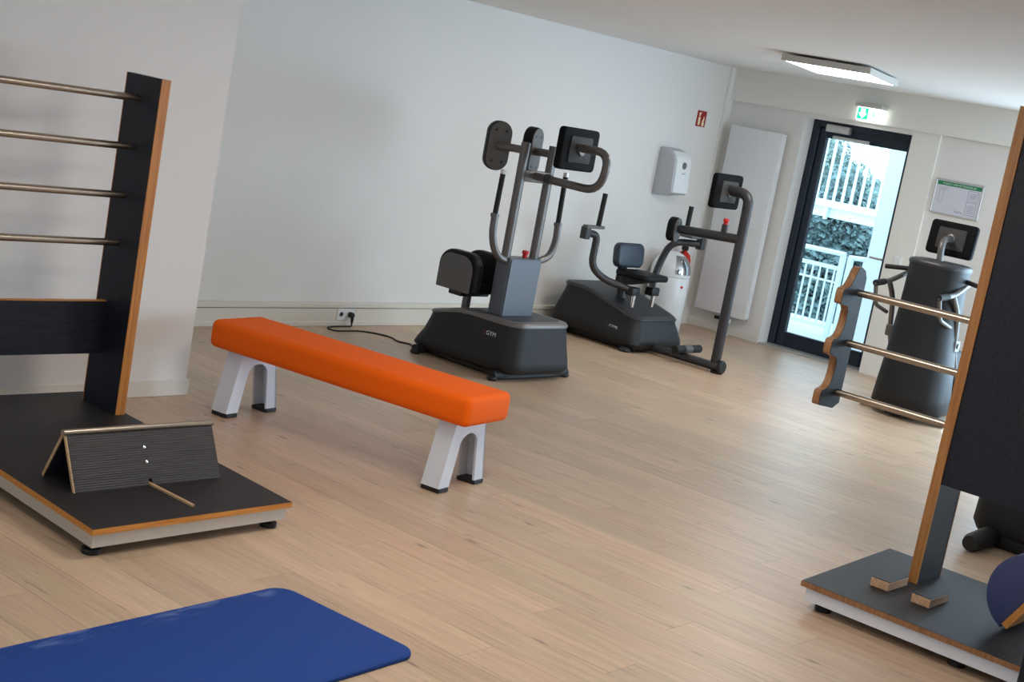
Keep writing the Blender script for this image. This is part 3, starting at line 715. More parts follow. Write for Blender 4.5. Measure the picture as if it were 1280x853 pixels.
part('foot_bar', cyl((9.83, 6.22, 0.115), (10.19, 6.22, 0.115), 0.033, 14), 'grip', m2)
part('foot_bar_sleeve', cyl((9.955, 6.22, 0.115), (10.055, 6.22, 0.115), 0.0345, 14), 'frame', m2)
part('foot_bar_stem', cyl((9.985, 6.22, 0.07), (9.985, 6.22, 0.12), 0.025, 12), 'frame2', m2)
part('seat_post', tube([(9.97, 6.93, 0.38), (9.97, 6.95, 0.56)], 0.04, 14), 'frame2', m2)
sp = part('seat', prism(rrect(0.36, 0.34, 0.06, 7), 0.05, frame((10.02, 6.80, 0.575), (1, 0, 0.0), (0, 1, 0)), 0.018, 3), 'vinyl', m2)
part('seat_shell', prism([(0, 0), (0.30, 0), (0.02, -0.085), (0, -0.09)], 0.16, frame((10.10, 6.95, 0.578), (0, -1, 0), (0, 0, 1))@Matrix.Rotation(0, 4, 'Z')), 'black', sp)
part('seat_back', prism(rrect(0.37, 0.205, 0.06, 8), 0.075, frame((9.985, 6.985, 0.735), (1, 0, 0), (0, 0.12, 1)), 0.022, 3), 'vinylb', m2, label='navy seat back cushion')
part('back_bracket', box(9.93, 10.03, 6.965, 7.0, 0.50, 0.70, 0.006, 1), 'black', m2)
# lever arms
for (pts, br, bar, g0, g1, sk) in (
    ([(9.885, 6.77, 0.475), (9.66, 6.93, 0.535), (9.535, 6.98, 0.63), (9.555, 6.99, 0.885), (9.44, 7.0, 0.893)], (9.405, 7.0, 0.90), 9.575, (9.545, 6.99, 0.955), (9.565, 6.995, 1.225), (9.885, 6.77)),
    ([(10.20, 6.79, 0.45), (10.31, 6.88, 0.52), (10.37, 6.89, 0.68), (10.41, 6.84, 0.90), (10.62, 6.70, 0.91)], (10.64, 6.69, 0.92), 10.48, (10.53, 6.79, 0.96), (10.545, 6.795, 1.215), (10.20, 6.79))):
    a = part('lever_arm', tube(pts, 0.030, 14, [0.09, 0.10, 0.12]), 'frame2', m2)
    part('bracket', box(br[0]-0.035, br[0]+0.035, br[1]-0.03, br[1]+0.03, br[2]-0.055, br[2]+0.045, 0.006, 1), 'frame2', a)
    x0_, x1_ = sorted((br[0], bar)); x0_ -= 0.03; x1_ += 0.04
    part('grip_bar', box(x0_, x1_, min(br[1], g0[1])-0.02, max(br[1], g0[1])+0.02, br[2]+0.035, br[2]+0.06, 0.005, 1), 'frame', a)
    part('grip', tube([g0, g1], 0.021, 12), 'grip', a)
    part('pivot_block', box(sk[0]-0.055, sk[0]+0.055, sk[1]-0.04, sk[1]+0.04, 0.435, 0.505, 0.01, 2), 'black', a)
    part('pivot_pin', cyl((sk[0], sk[1]-0.02, 0.34), (sk[0], sk[1]-0.02, 0.44), 0.019, 12), 'chrome', a)

# ------------------------------------------------------------------ machine 3: cross trainer by the plan frame
m3 = thing('cross_trainer', 'dark cross trainer with tall rounded housing, side handles and monitor below the plan frame', 'gym machine', (10.65, 4.55, 0))
def hull(lv, n=28):
    b = nbm(); rings = []
    for (cx, cy, rx, ry, z) in lv:
        ring = []
        for k in range(n):
            a = 2*PI*k/n; c, s = math.cos(a), math.sin(a)
            ring.append(b.verts.new((cx+rx*math.copysign(abs(c)**0.75, c), cy+ry*math.copysign(abs(s)**0.75, s), z)))
        rings.append(ring)
    for a, d in zip(rings[:-1], rings[1:]):
        for k in range(n): b.faces.new((a[k], a[(k+1) % n], d[(k+1) % n], d[k]))
    b.faces.new(rings[0][::-1]); b.faces.new(rings[-1]); bmesh.ops.recalc_face_normals(b, faces=b.faces[:])
    return b
part('housing', hull([(10.58, 4.515, 0.21, 0.255, 0.07), (10.58, 4.515, 0.24, 0.285, 0.09), (10.585, 4.515, 0.24, 0.278, 0.2), (10.60, 4.525, 0.215, 0.25, 0.5), (10.61, 4.535, 0.20, 0.228, 0.8),
                      (10.615, 4.54, 0.195, 0.218, 1.05), (10.62, 4.54, 0.20, 0.222, 1.18)]), 'body2', m3, angle=70)
part('housing_rim', hull([(10.62, 4.54, 0.203, 0.226, 1.175), (10.62, 4.54, 0.208, 0.231, 1.195), (10.62, 4.54, 0.20, 0.222, 1.215), (10.62, 4.54, 0.17, 0.19, 1.222)]), 'frame2', m3, angle=70)
part('base_rail', box(10.42, 11.80, 4.44, 4.64, 0.012, 0.07, 0.015, 2), 'frame2', m3)
for x, mm in ((10.56, 'alu'), (11.75, 'frame2')):
    part('cross_foot', tube([(x, 4.20, 0.035), (x, 4.90, 0.035)], 0.034, 12), mm, m3)
part('monitor_arm', tube([(10.66, 4.57, 1.19), (10.655, 4.59, 1.375), (10.83, 4.60, 1.395)], 0.026, 12, 0.11), 'frame', m3)
monitor(m3, (10.845, 4.603, 1.392), (0, -1, 0), (0.10, 0, 1), 0.38, 0.265)
for s in (1, -1):
    yb = 4.57+s*0.262
    part('hand_bar', tube([(10.74, yb-s*0.02, 1.095), (10.44, yb, 1.005), (10.20, yb-s*0.005, 0.985)], 0.020, 12, 0.06), 'frame', m3)
    part('grip', tube([(10.34, yb-s*0.002, 0.996), (10.19, yb-s*0.006, 0.984)], 0.0245, 12), 'grip', m3)
    part('hand_loop', tube([(10.20, yb-s*0.005, 0.985), (10.27, yb, 0.82), (10.50, yb, 0.76)], 0.016, 12, 0.06), 'frame', m3)
    part('swing_arm', tube([(10.43, yb, 1.003), (10.58, yb+s*0.005, 0.86), (10.64, yb+s*0.005, 0.62), (10.86, yb, 0.28)], 0.021, 12, 0.12), 'frame', m3)
    part('rear_handle', tube([(10.66, 4.57+s*0.16, 1.12), (10.62, 4.57+s*0.41, 1.092)], 0.018, 12), 'grip', m3)
    part('pedal_rail', tube([(10.84, yb, 0.27), (11.55, yb-s*0.05, 0.20)], 0.026, 12), 'frame2', m3)
    part('pedal', box(11.12, 11.48, yb-s*0.03-0.075, yb-s*0.03+0.075, 0.235, 0.275, 0.012, 2), 'rubber', m3)
    part('pivot_clamp', box(10.61, 10.70, yb-0.03, yb+0.03, 0.57, 0.66, 0.008, 1), 'frame', m3)
part('swing_pivot', cyl((10.66, 4.27, 0.62), (10.66, 4.87, 0.62), 0.020, 12), 'frame', m3)
part('crank_cover', lathe([(0, 0), (0.20, 0), (0.22, 0.02), (0.22, 0.10), (0.18, 0.13), (0, 0.13)], (11.30, 4.505, 0.30), 26, (0, 1, 0)), 'black', m3)

# ------------------------------------------------------------------ machine 4: behind the right station, mostly hidden
m4 = thing('leg_trainer', 'black machine base with a round rubber foot behind the dark panel station', 'gym machine', (8.05, 2.3, 0))
lv4 = [(7.62, 8.55, 1.87, 2.70, 0.10, 0.045), (7.565, 8.60, 1.83, 2.745, 0.12, 0.06), (7.53, 8.63, 1.81, 2.76, 0.12, 0.11), (7.53, 8.62, 1.81, 2.755, 0.12, 0.22), (7.56, 8.60, 1.84, 2.73, 0.12, 0.33), (7.58, 8.58, 1.85, 2.72, 0.12, 0.40)]
machine_body(m4, lv4, lambda x, y, z: z, 'body')
part('floor_frame', box(7.56, 8.58, 1.86, 2.70, 0.004, 0.075, 0.012, 2), 'black', m4)
for (x, sx) in ((7.60, -1), (8.56, 1)):
    for y in (2.62, 1.93):
        part('foot', tube([(x-sx*0.02, y, 0.058), (x+sx*0.29, y, 0.05), (x+sx*0.32, y, 0.048)], [0.056, 0.049, 0.040], 16), 'rubber', m4)
part('column', box(8.10, 8.42, 2.12, 2.44, 0.42, 1.10, 0.02, 2), 'column', m4)
part('seat', box(7.66, 8.02, 2.10, 2.46, 0.47, 0.55, 0.03, 3), 'vinyl', m4)
part('seat_post', cyl((7.84, 2.28, 0.41), (7.84, 2.28, 0.48), 0.05, 16), 'frame2', m4)
part('seat_back', box(8.03, 8.10, 2.11, 2.45, 0.62, 1.10, 0.03, 3), 'vinyl', m4)

# ------------------------------------------------------------------ right station
rs = thing('panel_station', 'tall dark panel station with orange edge, hooked bars and low platform', 'training station', (5.95, 2.1, 0))
PP = [(5.452, 1.20), (5.452, 2.612), (6.40, 2.665), (6.40, 1.20)]
pf = part('platform', prism([(5.4545, 1.203), (5.4545, 2.61), (6.398, 2.6625), (6.398, 1.203)][::-1], 0.0245, Matrix.Translation((0, 0, 0.0955))), 'lamplat', rs, smooth=False, label='dark laminate platform')
band(PP, 0.0965, 0.1185, 0.004, 'plyd', pf)
part('base_frame', prism([(5.464, 1.215), (5.464, 2.588), (6.385, 2.64), (6.385, 1.215)][::-1], 0.055, Matrix.Translation((0, 0, 0.041))), 'whitep', rs, smooth=False, label='white base frame')
for (x, y) in ((5.54, 2.53), (5.54, 1.93), (5.54, 1.30), (6.32, 2.57), (6.32, 1.30)):
    part('foot', lathe([(0, 0), (0.034, 0), (0.036, 0.008), (0.034, 0.02), (0.02, 0.024), (0.02, 0.043), (0, 0.043)], (x, y, 0), 20), 'rubber', rs)
sp = part('side_panel', box(6.0, 6.24, 2.342, 2.382, 0.12, 2.205), 'lam', rs, smooth=False)
part('edge_band', box(5.995, 6.0, 2.340, 2.384, 0.12, 2.206), 'plyr', sp, smooth=False)
part('edge_band', box(6.24, 6.245, 2.340, 2.384, 0.12, 2.206), 'plyr', sp, smooth=False)
sp2 = part('side_panel', box(6.0, 6.24, 1.42, 1.46, 0.12, 2.205), 'lam', rs, smooth=False)
part('edge_band', box(5.995, 6.0, 1.418, 1.462, 0.12, 2.206), 'plyr', sp2, smooth=False)
fpn = part('front_panel', box(6.002, 6.024, 1.46, 2.342, 0.575, 2.195), 'lam', rs, smooth=False, label='large dark front panel')
part('dial_ring', lathe([(0.086, 0), (0.097, 0), (0.097, 0.005), (0.086, 0.005), (0.086, 0)], (6.001, 1.985, 0.985), 40, (-1, 0, 0)), 'black', fpn)
# bars with hooked carrier board
for z in (1.283, 1.050, 0.818):
    part('bar', cyl((6.075, 2.385, z), (6.075, 2.945, z), 0.0165, 16), 'steel', rs)
def hook_poly():
    # profile in (x, z), hooks point to -x
    P = []
    def arc(cx, cz, r, a0, a1, n=6):
        for i in range(n+1):
            a = math.radians(a0+(a1-a0)*i/n); P.append((cx+r*math.cos(a), cz+r*math.sin(a)))
    zs = [0.795, 1.030, 1.262]
    xb = 6.125
    P.append((xb, 0.765)); P.append((6.07, 0.742)); 
    for k, z in enumerate(zs):
        arc(5.945, z-0.018, 0.016, 270, 180, 3); 
        arc(5.945, z+0.022, 0.016, 180, 90, 3)
        arc(5.955, z+0.065, 0.030, 250, 350, 6) if False else None
        P += [(5.965, z+0.042), (5.985, z+0.050), (6.002, z+0.072)]
        if k < 2: P += [(6.012, z+0.11), (6.014, z+0.17), (6.000, z+0.188), (5.975, z+0.195)]
    P += [(6.012, 1.352), (6.03, 1.388), (6.06, 1.40), (6.10, 1.385), (6.125, 1.35)]
    return P
hp = hook_poly()
hb = part('hook_board', prism(hp, 0.036, frame((0, 2.985, 0), (1, 0, 0), (0, 0, 1))), 'plyd', rs, smooth=True, angle=50, label='plywood hook board')
part('hook_face', prism(hp, 0.003, frame((0, 2.9505, 0), (1, 0, 0), (0, 0, 1))), 'lam', hb, smooth=False, label='black laminate face')
# half-round cushion on a wooden board hung on the station front
cc = Vector((5.80, 1.80, 0.283))
ang = math.radians(60)
ex = Vector((0, -math.cos(ang), math.sin(ang))); ey = Vector((0, math.sin(ang), math.cos(ang)))
def frame3(o, a, bb_): return frame(o, a, bb_)
R_ = 0.178
half = [(R_*math.cos(PI*i/18), R_*math.sin(PI*i/18)) for i in range(19)]
part('half_roll', prism(half, 0.30, frame(cc+Vector((0.30, 0, 0)), ex, ey), 0.008, 2), 'navypad', rs, label='blue half-round cushion')
part('cushion_board', prism([(-R_+0.03, -0.028), (R_+0.05, -0.028), (R_+0.05, 0), (-R_+0.03, 0)], 0.33, frame(cc+Vector((0.305, 0, 0)), ex, ey)), 'plyh', rs, smooth=False, label='wooden cushion board')
part('cushion_arm', box(6.0, 6.04, 1.46, 1.76, 0.30, 0.36), 'lam', rs, smooth=False)
part('front_leg', box(5.30, 5.445, 1.45, 1.616, 0.0, 0.55, 0.004, 1), 'lam', rs, smooth=False)

for (x0, y0, lab) in ((5.735, 2.352, 'small wooden block on the low platform, beside the upright panel'), (5.722, 2.158, 'small wooden block on the low platform, nearer the blue cushion')):
    t = thing('wooden_block', lab, 'block', (x0+0.09, y0+0.04, 0.12), 0, 'wooden blocks on the platform')
    part('block_core', box(x0, x0+0.19, y0, y0+0.085, 0.12, 0.158, 0.002, 1), 'blockw', t, smooth=False)
    part('block_top', box(x0+0.001, x0+0.189, y0+0.001, y0+0.084, 0.158, 0.161), 'lamplat', t, smooth=False, label='dark laminate top')

# ------------------------------------------------------------------ bin, extinguisher, dispenser
bn_ = thing('push_bin', 'white round-topped waste bin with chrome flap in the corner', 'waste bin', (11.30, 7.365, 0))
c = (11.30, 7.365, 0); R = 0.185
part('body', lathe([(0, 0.0), (R-0.01, 0), (R, 0.01), (R, 0.50), (R-0.003, 0.506), (R-0.003, 0.510), (0, 0.510)], c, 36), 'white', bn_, angle=50)
dome = [(R, 0.512)]+[(R*math.cos(a), 0.55+R*1.0*math.sin(a)) for a in [math.radians(k) for k in range(0, 91, 9)]]
dome[-1] = (0, 0.55+R)
dm = part('dome_lid', lathe(dome, c, 36), 'white', bn_, angle=60)
# chrome flap: patch of the dome facing the room
fb = nbm(); rows = []
for i in range(9):
    a = math.radians(-2+58*i/8); row = []
    for k in range(9):
        th = math.radians(-134+66*k/8); rad = (R+0.004)*math.cos(a) if a > 0 else R+0.004
        row.append(fb.verts.new((c[0]+rad*math.cos(th), c[1]+rad*math.sin(th), 0.55+(R+0.004)*math.sin(a))))
    rows.append(row)
for i in range(8):
    for k in range(8): fb.faces.new((rows[i][k], rows[i][k+1], rows[i+1][k+1], rows[i+1][k]))
bmesh.ops.solidify(fb, geom=fb.faces[:], thickness=0.003)
part('flap', fb, 'chrome', dm, label='chrome push flap')
th = math.radians(-104)
em = frame((c[0]+(R+0.001)*math.cos(th), c[1]+(R+0.001)*math.sin(th), 0.43), (-math.sin(th), math.cos(th), 0), (0, 0, 1))
part('emblem', prism([(-0.02, 0), (0, -0.015), (0.02, 0), (0, 0.015)], 0.002, em), 'red', bn_, smooth=False, label='red diamond emblem')

ex_ = thing('fire_extinguisher', 'red fire extinguisher hung on the wall behind the white bin', 'fire extinguisher', (11.65, 7.485, 0.24))
part('cylinder', lathe([(0, 0.24), (0.065, 0.24), (0.075, 0.255), (0.075, 0.64), (0.06, 0.69), (0.03, 0.715), (0.022, 0.73), (0, 0.73)], (11.65, 7.485, 0), 24), 'red', ex_)
part('valve', box(11.63, 11.67, 7.455, 7.515, 0.73, 0.77, 0.006, 1), 'black', ex_)
part('lever', box(11.63, 11.67, 7.40, 7.50, 0.775, 0.787, 0.003, 1), 'black', ex_)
part('hose', tube([(11.62, 7.47, 0.74), (11.56, 7.45, 0.70), (11.565, 7.45, 0.42)], 0.009, 8, 0.04), 'rubber', ex_)
part('wall_bracket', box(11.62, 11.68, 7.56, 7.59, 0.40, 0.66), 'black', ex_, smooth=False)

dp = thing('towel_dispenser', 'white paper towel dispenser mounted on the long wall', 'dispenser', (11.2, 7.5, 1.2))
prof = [(7.59, 1.21), (7.59, 1.645), (7.55, 1.655), (7.47, 1.635), (7.425, 1.60), (7.405, 1.55), (7.385, 1.265), (7.40, 1.25), (7.50, 1.23)]
part('housing', prism([(y, z) for y, z in prof][::-1], 0.265, frame((11.335, 0, 0), (0, 1, 0), (0, 0, 1)) @ Matrix.Scale(-1, 4, (0, 0, 1)), 0.008, 2), 'greypl', dp)
part('front_cover', prism([(y-0.006, z) for y, z in prof[3:7]]+[(7.42, 1.268), (7.43, 1.55), (7.47, 1.60), (7.5, 1.63)], 0.235, frame((11.332, 0, 0), (0, 1, 0), (0, 0, 1)) @ Matrix.Scale(-1, 4, (0, 0, 1))), 'white', dp)
part('sight_disc', lathe([(0, 0), (0.032, 0), (0.032, 0.004), (0.028, 0.007), (0, 0.008)], (11.225, 7.396, 1.515), 24, (0, -1, 0.07)), 'trim', dp, label='grey round sight window')
part('mark', box(11.20, 11.25, 7.386, 7.394, 1.440, 1.446), 'ink', dp, smooth=False)

# ------------------------------------------------------------------ radiator
rd = thing('radiator', 'tall flat white panel radiator beside the glazed door', 'radiator', (12.02, 7.17, 0.19))
part('front_panel', box(11.965, 11.985, 6.885, 7.455, 0.19, 1.962, 0.006, 2), 'rad', rd)
part('rear_panel', box(12.02, 12.04, 6.895, 7.445, 0.20, 1.95, 0.004, 1), 'rad', rd)
for y in (6.885, 7.443): part('side_cover', box(11.987, 12.038, y, y+0.012, 0.20, 1.955, 0.002, 1), 'rad', rd)
part('top_grille', box(11.987, 12.038, 6.897, 7.443, 1.948, 1.956), 'rad', rd, smooth=False)
part('wall_bracket', box(12.04, 12.078, 7.10, 7.24, 0.5, 1.7), 'rad', rd, smooth=False)
part('valve', box(11.985, 12.03, 7.055, 7.165, 0.115, 0.165, 0.008, 2), 'white', rd)
for y in (7.085, 7.135):
    p = part('pipe', cyl((12.01, y, 0.0), (12.01, y, 0.20), 0.011, 12), 'white', rd)
    part('rosette', lathe([(0, 0), (0.028, 0), (0.024, 0.010), (0.012, 0.014), (0, 0.014)], (12.01, y, 0), 18), 'white', p)
part('thermostat_head', cyl((12.01, 7.165, 0.145), (12.01, 7.23, 0.145), 0.017, 14), 'black', rd)

# ------------------------------------------------------------------ signs
fs = thing('fire_sign', 'small red fire extinguisher sign on the long wall', 'sign', (11.64, 7.588, 1.96))
part('sign_plate', box(11.56, 11.71, 7.584, 7.59, 1.888, 2.035), 'redsign', fs, smooth=False)
ff = frame((11.60, 7.5838, 1.96), (1, 0, 0), (0, 0, 1))
b = prism(rrect(0.036, 0.075, 0.010, 4, cy=-0.022), 0.0012, ff); prism([(-0.010, 0.022), (0.010, 0.022), (0.010, 0.046), (0.024, 0.052), (0.020, 0.060), (-0.018, 0.056)], 0.0012, ff, bm=b)
part('extinguisher_symbol', b, 'cream', fs, smooth=False)
ff = frame((11.668, 7.5838, 1.94), (1, 0, 0), (0, 0, 1))
part('flame_symbol', prism([(-0.012, -0.048), (0.014, -0.048), (0.022, -0.02), (0.012, 0.0), (0.016, 0.026), (0.002, 0.05), (-0.006, 0.022), (-0.020, 0.0), (-0.022, -0.028)], 0.0012, ff), 'cream', fs, smooth=False)

es = thing('exit_sign', 'lit green and white escape sign above the glazed door', 'sign', (11.97, 6.08, 2.2))
part('housing', box(11.925, 12.035, 5.955, 6.215, 2.318, 2.352, 0.004, 1), 'lampf', es)
pn = part('light_panel', box(11.972, 11.98, 5.965, 6.205, 2.205, 2.318), 'signw', es, smooth=False)
part('arrow_field', box(11.970, 11.972, 6.095, 6.200, 2.21, 2.312), 'green', pn, smooth=False, label='green field')
ff = frame((11.9695, 6.147, 2.262), (0, -1, 0), (0, 0, 1))
part('arrow_symbol', prism([(0, -0.042), (0.040, 0.002), (0.020, 0.002), (0.020, 0.040), (-0.020, 0.040), (-0.020, 0.002), (-0.040, 0.002)], 0.001, ff), 'signw', pn, smooth=False, label='white down arrow')
part('door_symbol', box(11.970, 11.972, 5.985, 5.993, 2.215, 2.308), 'signg', pn, smooth=False)
ff = frame((11.970, 6.040, 2.262), (0, -1, 0), (0, 0, 1))
part('runner_symbol', prism([(-0.002, 0.030), (0.008, 0.030), (0.012, 0.008), (0.022, 0.0), (0.020, -0.006), (0.010, -0.002), (0.012, -0.02), (0.004, -0.042), (-0.003, -0.042), (0.003, -0.02), (-0.006, -0.012), (-0.012, -0.034), (-0.02, -0.032), (-0.012, -0.004), (-0.006, 0.006)], 0.001, ff), 'signg', pn, smooth=False)

pl = thing('escape_plan', 'framed escape plan with green heading on the end wall', 'plan', (12.1, 5.165, 1.68))
PXF = FX+0.025
part('backing', box(PXF-0.010, PXF, 4.945, 5.385, 1.527, 1.832), 'paper', pl, smooth=False)
for (y0, y1, z0, z1) in ((4.945, 5.385, 1.527, 1.541), (4.945, 5.385, 1.818, 1.832), (4.945, 4.957, 1.541, 1.818), (5.373, 5.385, 1.541, 1.818)):
    part('frame_bar', box(PXF-0.018, PXF-0.002, y0, y1, z0, z1, 0.003, 1), 'alu', pl)
part('heading', box(PXF-0.0115, PXF-0.010, 4.965, 5.366, 1.778, 1.812), 'plangreen', pl, smooth=False)
part('heading_text', text_bm('FLUCHT- UND RETTUNGSPLAN', 0.0215, frame((PXF-0.012, 5.165, 1.794), (0, -1, 0), (0, 0, 1))), 'whiteprint', pl, smooth=False)
b = nbm()
def inkbox(y0, y1, z0, z1, t=0.002):
    for (a, q, r, s) in ((y0, y1, z0, z0+t), (y0, y1, z1-t, z1), (y0, y0+t, z0, z1), (y1-t, y1, z0, z1)): box(PXF-0.0112, PXF-0.010, a, q, r, s, bm=b)
inkbox(4.985, 5.075, 1.68, 1.768, 0.003); inkbox(4.985, 5.075, 1.56, 1.67, 0.003)
inkbox(5.295, 5.335, 1.63, 1.74); inkbox(5.27, 5.335, 1.745, 1.76)
for k in range(4): box(PXF-0.0112, PXF-0.010, 5.10+0.018*k, 5.11+0.018*k, 1.56+0.008*(k % 2), 1.572+0.008*(k % 2), bm=b)
for k in range(5): box(PXF-0.0112, PXF-0.010, 5.0, 5.06, 1.70+0.011*k, 1.703+0.011*k, bm=b)
for k in range(6): box(PXF-0.0112, PXF-0.010, 5.0, 5.06, 1.58+0.012*k, 1.583+0.012*k, bm=b)
part('plan_drawing', b, 'ink', pl, smooth=False)

# light switch on the pier
sw = thing('light_switch', 'white light switch on the pier right of the glazed door', 'switch', (12.08, 5.56, 1.05))
part('switch_frame', box(FX-0.010, FX, 5.52, 5.60, 1.01, 1.09, 0.003, 1), 'white', sw)
part('rocker', box(FX-0.014, FX-0.008, 5.532, 5.588, 1.022, 1.078, 0.002, 1), 'white', sw)

# double socket, plug and cable
sk = thing('wall_socket', 'white double power socket set in the cable duct', 'socket', (7.40, 7.54, 0.08))
part('socket_plate', box(7.345, 7.515, 7.538, 7.546, 0.045, 0.128, 0.003, 1), 'white', sk)
for x in (7.388, 7.470):
    part('socket_well', lathe([(0.0, 0), (0.014, 0.0), (0.019, 0.003), (0.021, 0.003), (0.021, 0.0)], (x, 7.538, 0.088), 20, (0, -1, 0)), 'greypl', sk)
cb = thing('power_cable', 'black mains cable with plug running from the socket to the torso trainer', 'cable', (7.3, 7.2, 0))
part('plug', merge(lathe([(0, 0), (0.020, 0), (0.022, 0.01), (0.020, 0.035), (0.012, 0.042), (0, 0.042)], (7.470, 7.536, 0.086), 18, (0, -1, 0)), tube([(7.47, 7.507, 0.086), (7.470, 7.503, 0.055), (7.468, 7.500, 0.03)], [0.014, 0.012, 0.007], 10)), 'black', cb)
cpts = [(7.468, 7.500, 0.035), (7.462, 7.49, 0.008), (7.40, 7.505, 0.006), (7.25, 7.50, 0.006), (7.18, 7.45, 0.006), (7.20, 7.37, 0.006), (7.42, 7.37, 0.006), (7.50, 7.31, 0.006), (7.57, 7.18, 0.006), (7.50, 7.05, 0.006), (7.55, 6.98, 0.006), (7.535, 6.93, 0.006), (7.50, 6.885, 0.012)]
part('cord', tube(cpts, 0.006, 8, 0.08), 'rubber', cb, angle=80)

# ------------------------------------------------------------------ ceiling lamps
def lamp(cx, cy, rz, lab, L=1.0, Wd=0.62):
    t = thing('ceiling_lamp', lab, 'ceiling lamp', (cx, cy, CZ-0.06), math.radians(rz), None)
    for (x0, x1, y0, y1) in ((-L/2, L/2, -Wd/2, -Wd/2+0.022), (-L/2, L/2, Wd/2-0.022, Wd/2), (-L/2, -L/2+0.022, -Wd/2+0.022, Wd/2-0.022), (L/2-0.022, L/2, -Wd/2+0.022, Wd/2-0.022)):
        part('lamp_frame', box(x0, x1, y0, y1, 0, 0.045, 0.003, 1), 'lampf', t, world=False)
    part('diffuser', box(-L/2+0.02, L/2-0.02, -Wd/2+0.02, Wd/2-0.02, 0.002, 0.008), 'lamp', t, smooth=False, world=False)
    part('back_box', box(-L/2+0.02, L/2-0.02, -Wd/2+0.02, Wd/2-0.02, 0.012, 0.04), 'lampf', t, smooth=False, world=False)
    for x in (-0.35, 0.35): part('mount', box(x-0.04, x+0.04, -0.04, 0.04, 0.04, 0.06), 'lampf', t, smooth=False, world=False)
    return t
lamp(9.46, 5.09, 15, 'flat white ceiling panel lamp, lit, in front of the glazed door')
lamp(4.4, 3.2, 15, 'flat white ceiling panel lamp, lit, between bench and panel station')
lamp(2.1, 2.4, 15, 'flat white ceiling panel lamp, lit, over the near end of the room')

# ================================================================== OUTSIDE
struct('terrace', box(12.38, 15.2, 3.0, 12.5, -0.25, -0.03), 'concrete')
solo('street_ground', box(15.2, 160, -40, 110, -3.3, -3.0), 'asphalt', 'grey asphalt ground outside', 'ground', kind='structure', smooth=False)
wf = solo('side_wing', box(12.45, 17.0, 5.0, 5.80, -3, 6), 'facade', 'white house wall beside the terrace door', 'wall', smooth=False)
wcol = solo('terrace_column', box(13.9, 14.5, 6.16, 6.74, -0.03, 5.0), 'facade', 'thick white column standing on the terrace', 'column', smooth=False)
# terrace balustrade in two fields
def balustrade(x, y0, y1, lab, gap):
    t = thing('balustrade', lab, 'railing', (x, (y0+y1)/2, -0.03))
    part('handrail', tube([(x, y0, 0.86), (x, y1, 0.84)], 0.026, 10), 'railw', t)
    part('top_rail', box(x-0.02, x+0.02, y0, y1, 0.68, 0.72), 'railw', t, smooth=False)
    part('mid_rail', box(x-0.012, x+0.012, y0, y1, 0.54, 0.56), 'railw', t, smooth=False)
    part('bottom_rail', box(x-0.02, x+0.02, y0, y1, 0.05, 0.09), 'railw', t, smooth=False)
    for y in (y0+0.02, y1-0.02): part('rail_post', box(x-0.025, x+0.025, y-0.025, y+0.025, -0.03, 0.84), 'railw', t, smooth=False)
    n = int((y1-y0)/gap)
    me = None
    for k in range(1, n):
        y = y0+(y1-y0)*k/n
        if me is None:
            o = part('baluster', box(x-0.008, x+0.008, y-0.008, y+0.008, 0.08, 0.69), 'railw', t, smooth=False); me = o; yb = y
        else:
            o = me.copy(); COL.objects.link(o); o.parent = t; o.location = (0, y-yb, 0)
balustrade(14.0, 7.03, 8.9, 'white terrace balustrade field left of the gap', 0.085)
balustrade(14.0, 6.76, 6.98, 'short white terrace balustrade field beside the column', 0.075)
# raised walkway further out
wk = thing('walkway', 'white raised walkway with upright slat railing beyond the terrace', 'walkway', (19.0, 11.0, -3.0))
part('deck_beam', box(18.6, 20.4, 7.6, 14.5, 0.98, 1.13), 'railw', wk, smooth=False)
part('deck_edge', box(18.55, 18.60, 7.6, 14.5, 1.12, 1.22), 'railw', wk, smooth=False)
for y in (8.0, 10.75, 13.5): part('support', box(19.3, 19.6, y-0.06, y+0.06, -3.0, 1.0), 'railw', wk, smooth=False)
me = None
for k in range(50):
    y = 7.7+k*0.135
    if me is None: me = part('slat', box(18.62, 18.65, y-0.016, y+0.016, 1.15, 2.25), 'railw', wk, smooth=False); yb = y
    else:
        o = me.copy(); COL.objects.link(o); o.parent = wk; o.location = (0, y-yb, 0)
part('handrail', box(18.60, 18.67, 7.6, 14.5, 2.25, 2.31), 'railw', wk, smooth=False)
for y in (10.2, 9.75):
    part('bracket', box(18.52, 18.58, y-0.02, y+0.02, 0.95, 1.12), 'railw', wk, smooth=False)

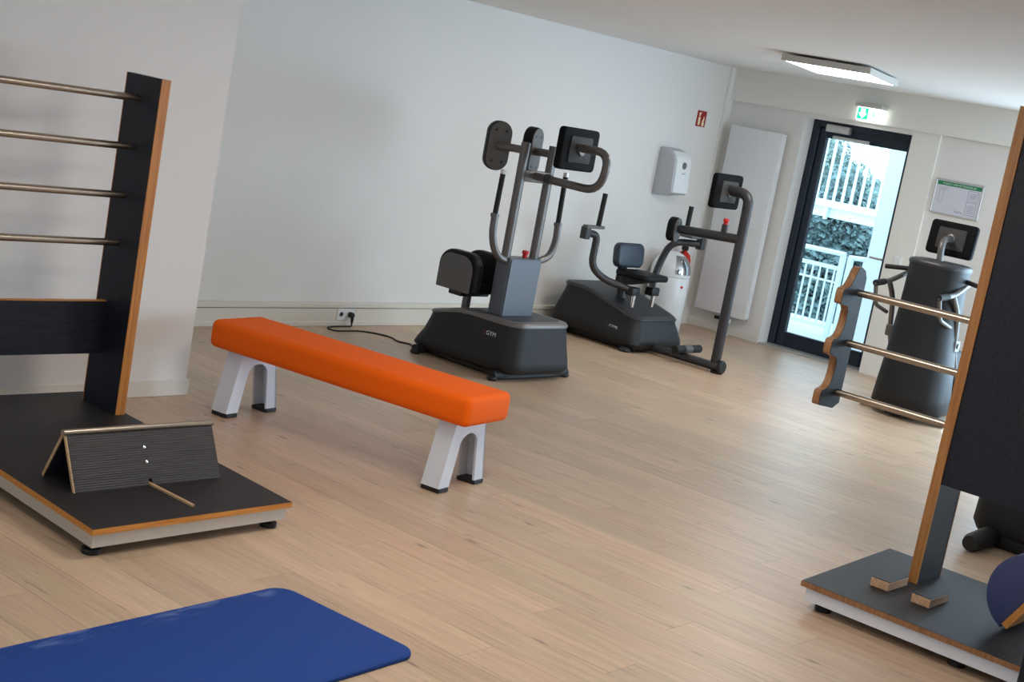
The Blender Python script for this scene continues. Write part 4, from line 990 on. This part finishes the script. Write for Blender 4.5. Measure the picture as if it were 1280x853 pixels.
def tree(x, y, h, rad, m, lab, seed):
    rnd = random.Random(seed); t = thing('tree', lab, 'tree', (x, y, -3.0), 0, 'trees beyond the walkway')
    part('trunk', tube([(x, y, -3.0), (x+0.1, y+0.1, -3+h*0.5), (x, y, -3+h*0.8)], [0.18, 0.13, 0.05], 8), 'bark', t)
    vs = []; fs_ = []
    for k in range(11000):
        a = rnd.uniform(0, 2*PI); u = rnd.uniform(-1, 1); q = rnd.uniform(0.55, 1)**0.5
        s = math.sqrt(1-u*u); bump = 0.8+0.25*math.sin(3*a+seed)*math.cos(4*u+seed)
        c = Vector((x+rad*q*bump*s*math.cos(a), y+rad*q*bump*s*math.sin(a), -3+h*0.58+u*h*0.42*q*bump))
        d1 = Vector((rnd.gauss(0, 1), rnd.gauss(0, 1), rnd.gauss(0, 1))).normalized(); d2 = d1.orthogonal().normalized()
        sz = rnd.uniform(0.035, 0.085); n = len(vs)
        vs += [c-d1*sz-d2*sz*.6, c+d1*sz-d2*sz*.6, c+d1*sz+d2*sz*.6, c-d1*sz+d2*sz*.6]; fs_.append((n, n+1, n+2, n+3))
    me_ = bpy.data.meshes.new('crown'); me_.from_pydata([v-Vector((x, y, -3.0)) for v in vs], [], fs_)
    o = bpy.data.objects.new('crown', me_); COL.objects.link(o); o.parent = t; me_.materials.append(M[m])
for i, (x, y, h, rad, m, lab) in enumerate(((30, 15.7, 4.7, 1.5, 'leaf2', 'dark bushy tree beyond the walkway'), (37, 17.4, 4.85, 1.9, 'leaf', 'lighter green bushy tree beyond the walkway, beside the dark one'),
        (44, 24.0, 5.8, 2.3, 'leaf', 'tall tree standing behind the dark bushy tree'), (52, 28.5, 6.0, 2.4, 'leaf2', 'tall dark tree at the far edge of the street'))):
    tree(x, y, h, rad, m, lab, i+3)
def car(x, y, rz, m, lab):
    t = thing('parked_car', lab, 'car', (x, y, -3.0), rz)
    pr = [(-2.1, 0.25), (2.1, 0.25), (2.15, 0.6), (2.0, 0.8), (1.2, 0.9), (0.5, 1.4), (-1.2, 1.42), (-1.9, 0.95), (-2.15, 0.85)]
    bd = part('car_body', prism(pr, 1.7, frame((0, 0.85, 0), (1, 0, 0), (0, 0, 1)), 0.05, 2), m, t, world=False)
    part('side_window', prism([(-1.5, 0.95), (0.9, 0.95), (0.42, 1.32), (-1.15, 1.34)], 0.02, frame((0, -0.845, 0), (1, 0, 0), (0, 0, 1))), 'screen', t, smooth=False, world=False)
    for wx in (-1.3, 1.35):
        for wy in (-0.85, 0.70): part('wheel', cyl((wx, wy, 0.31), (wx, wy+0.16, 0.31), 0.31, 18), 'rubber', t, world=False)
car(58, 28.4, 1.0, 'carblue', 'blue car parked beyond the trees')
car(58, 32.5, 1.1, 'carsilver', 'silver car parked beyond the trees')
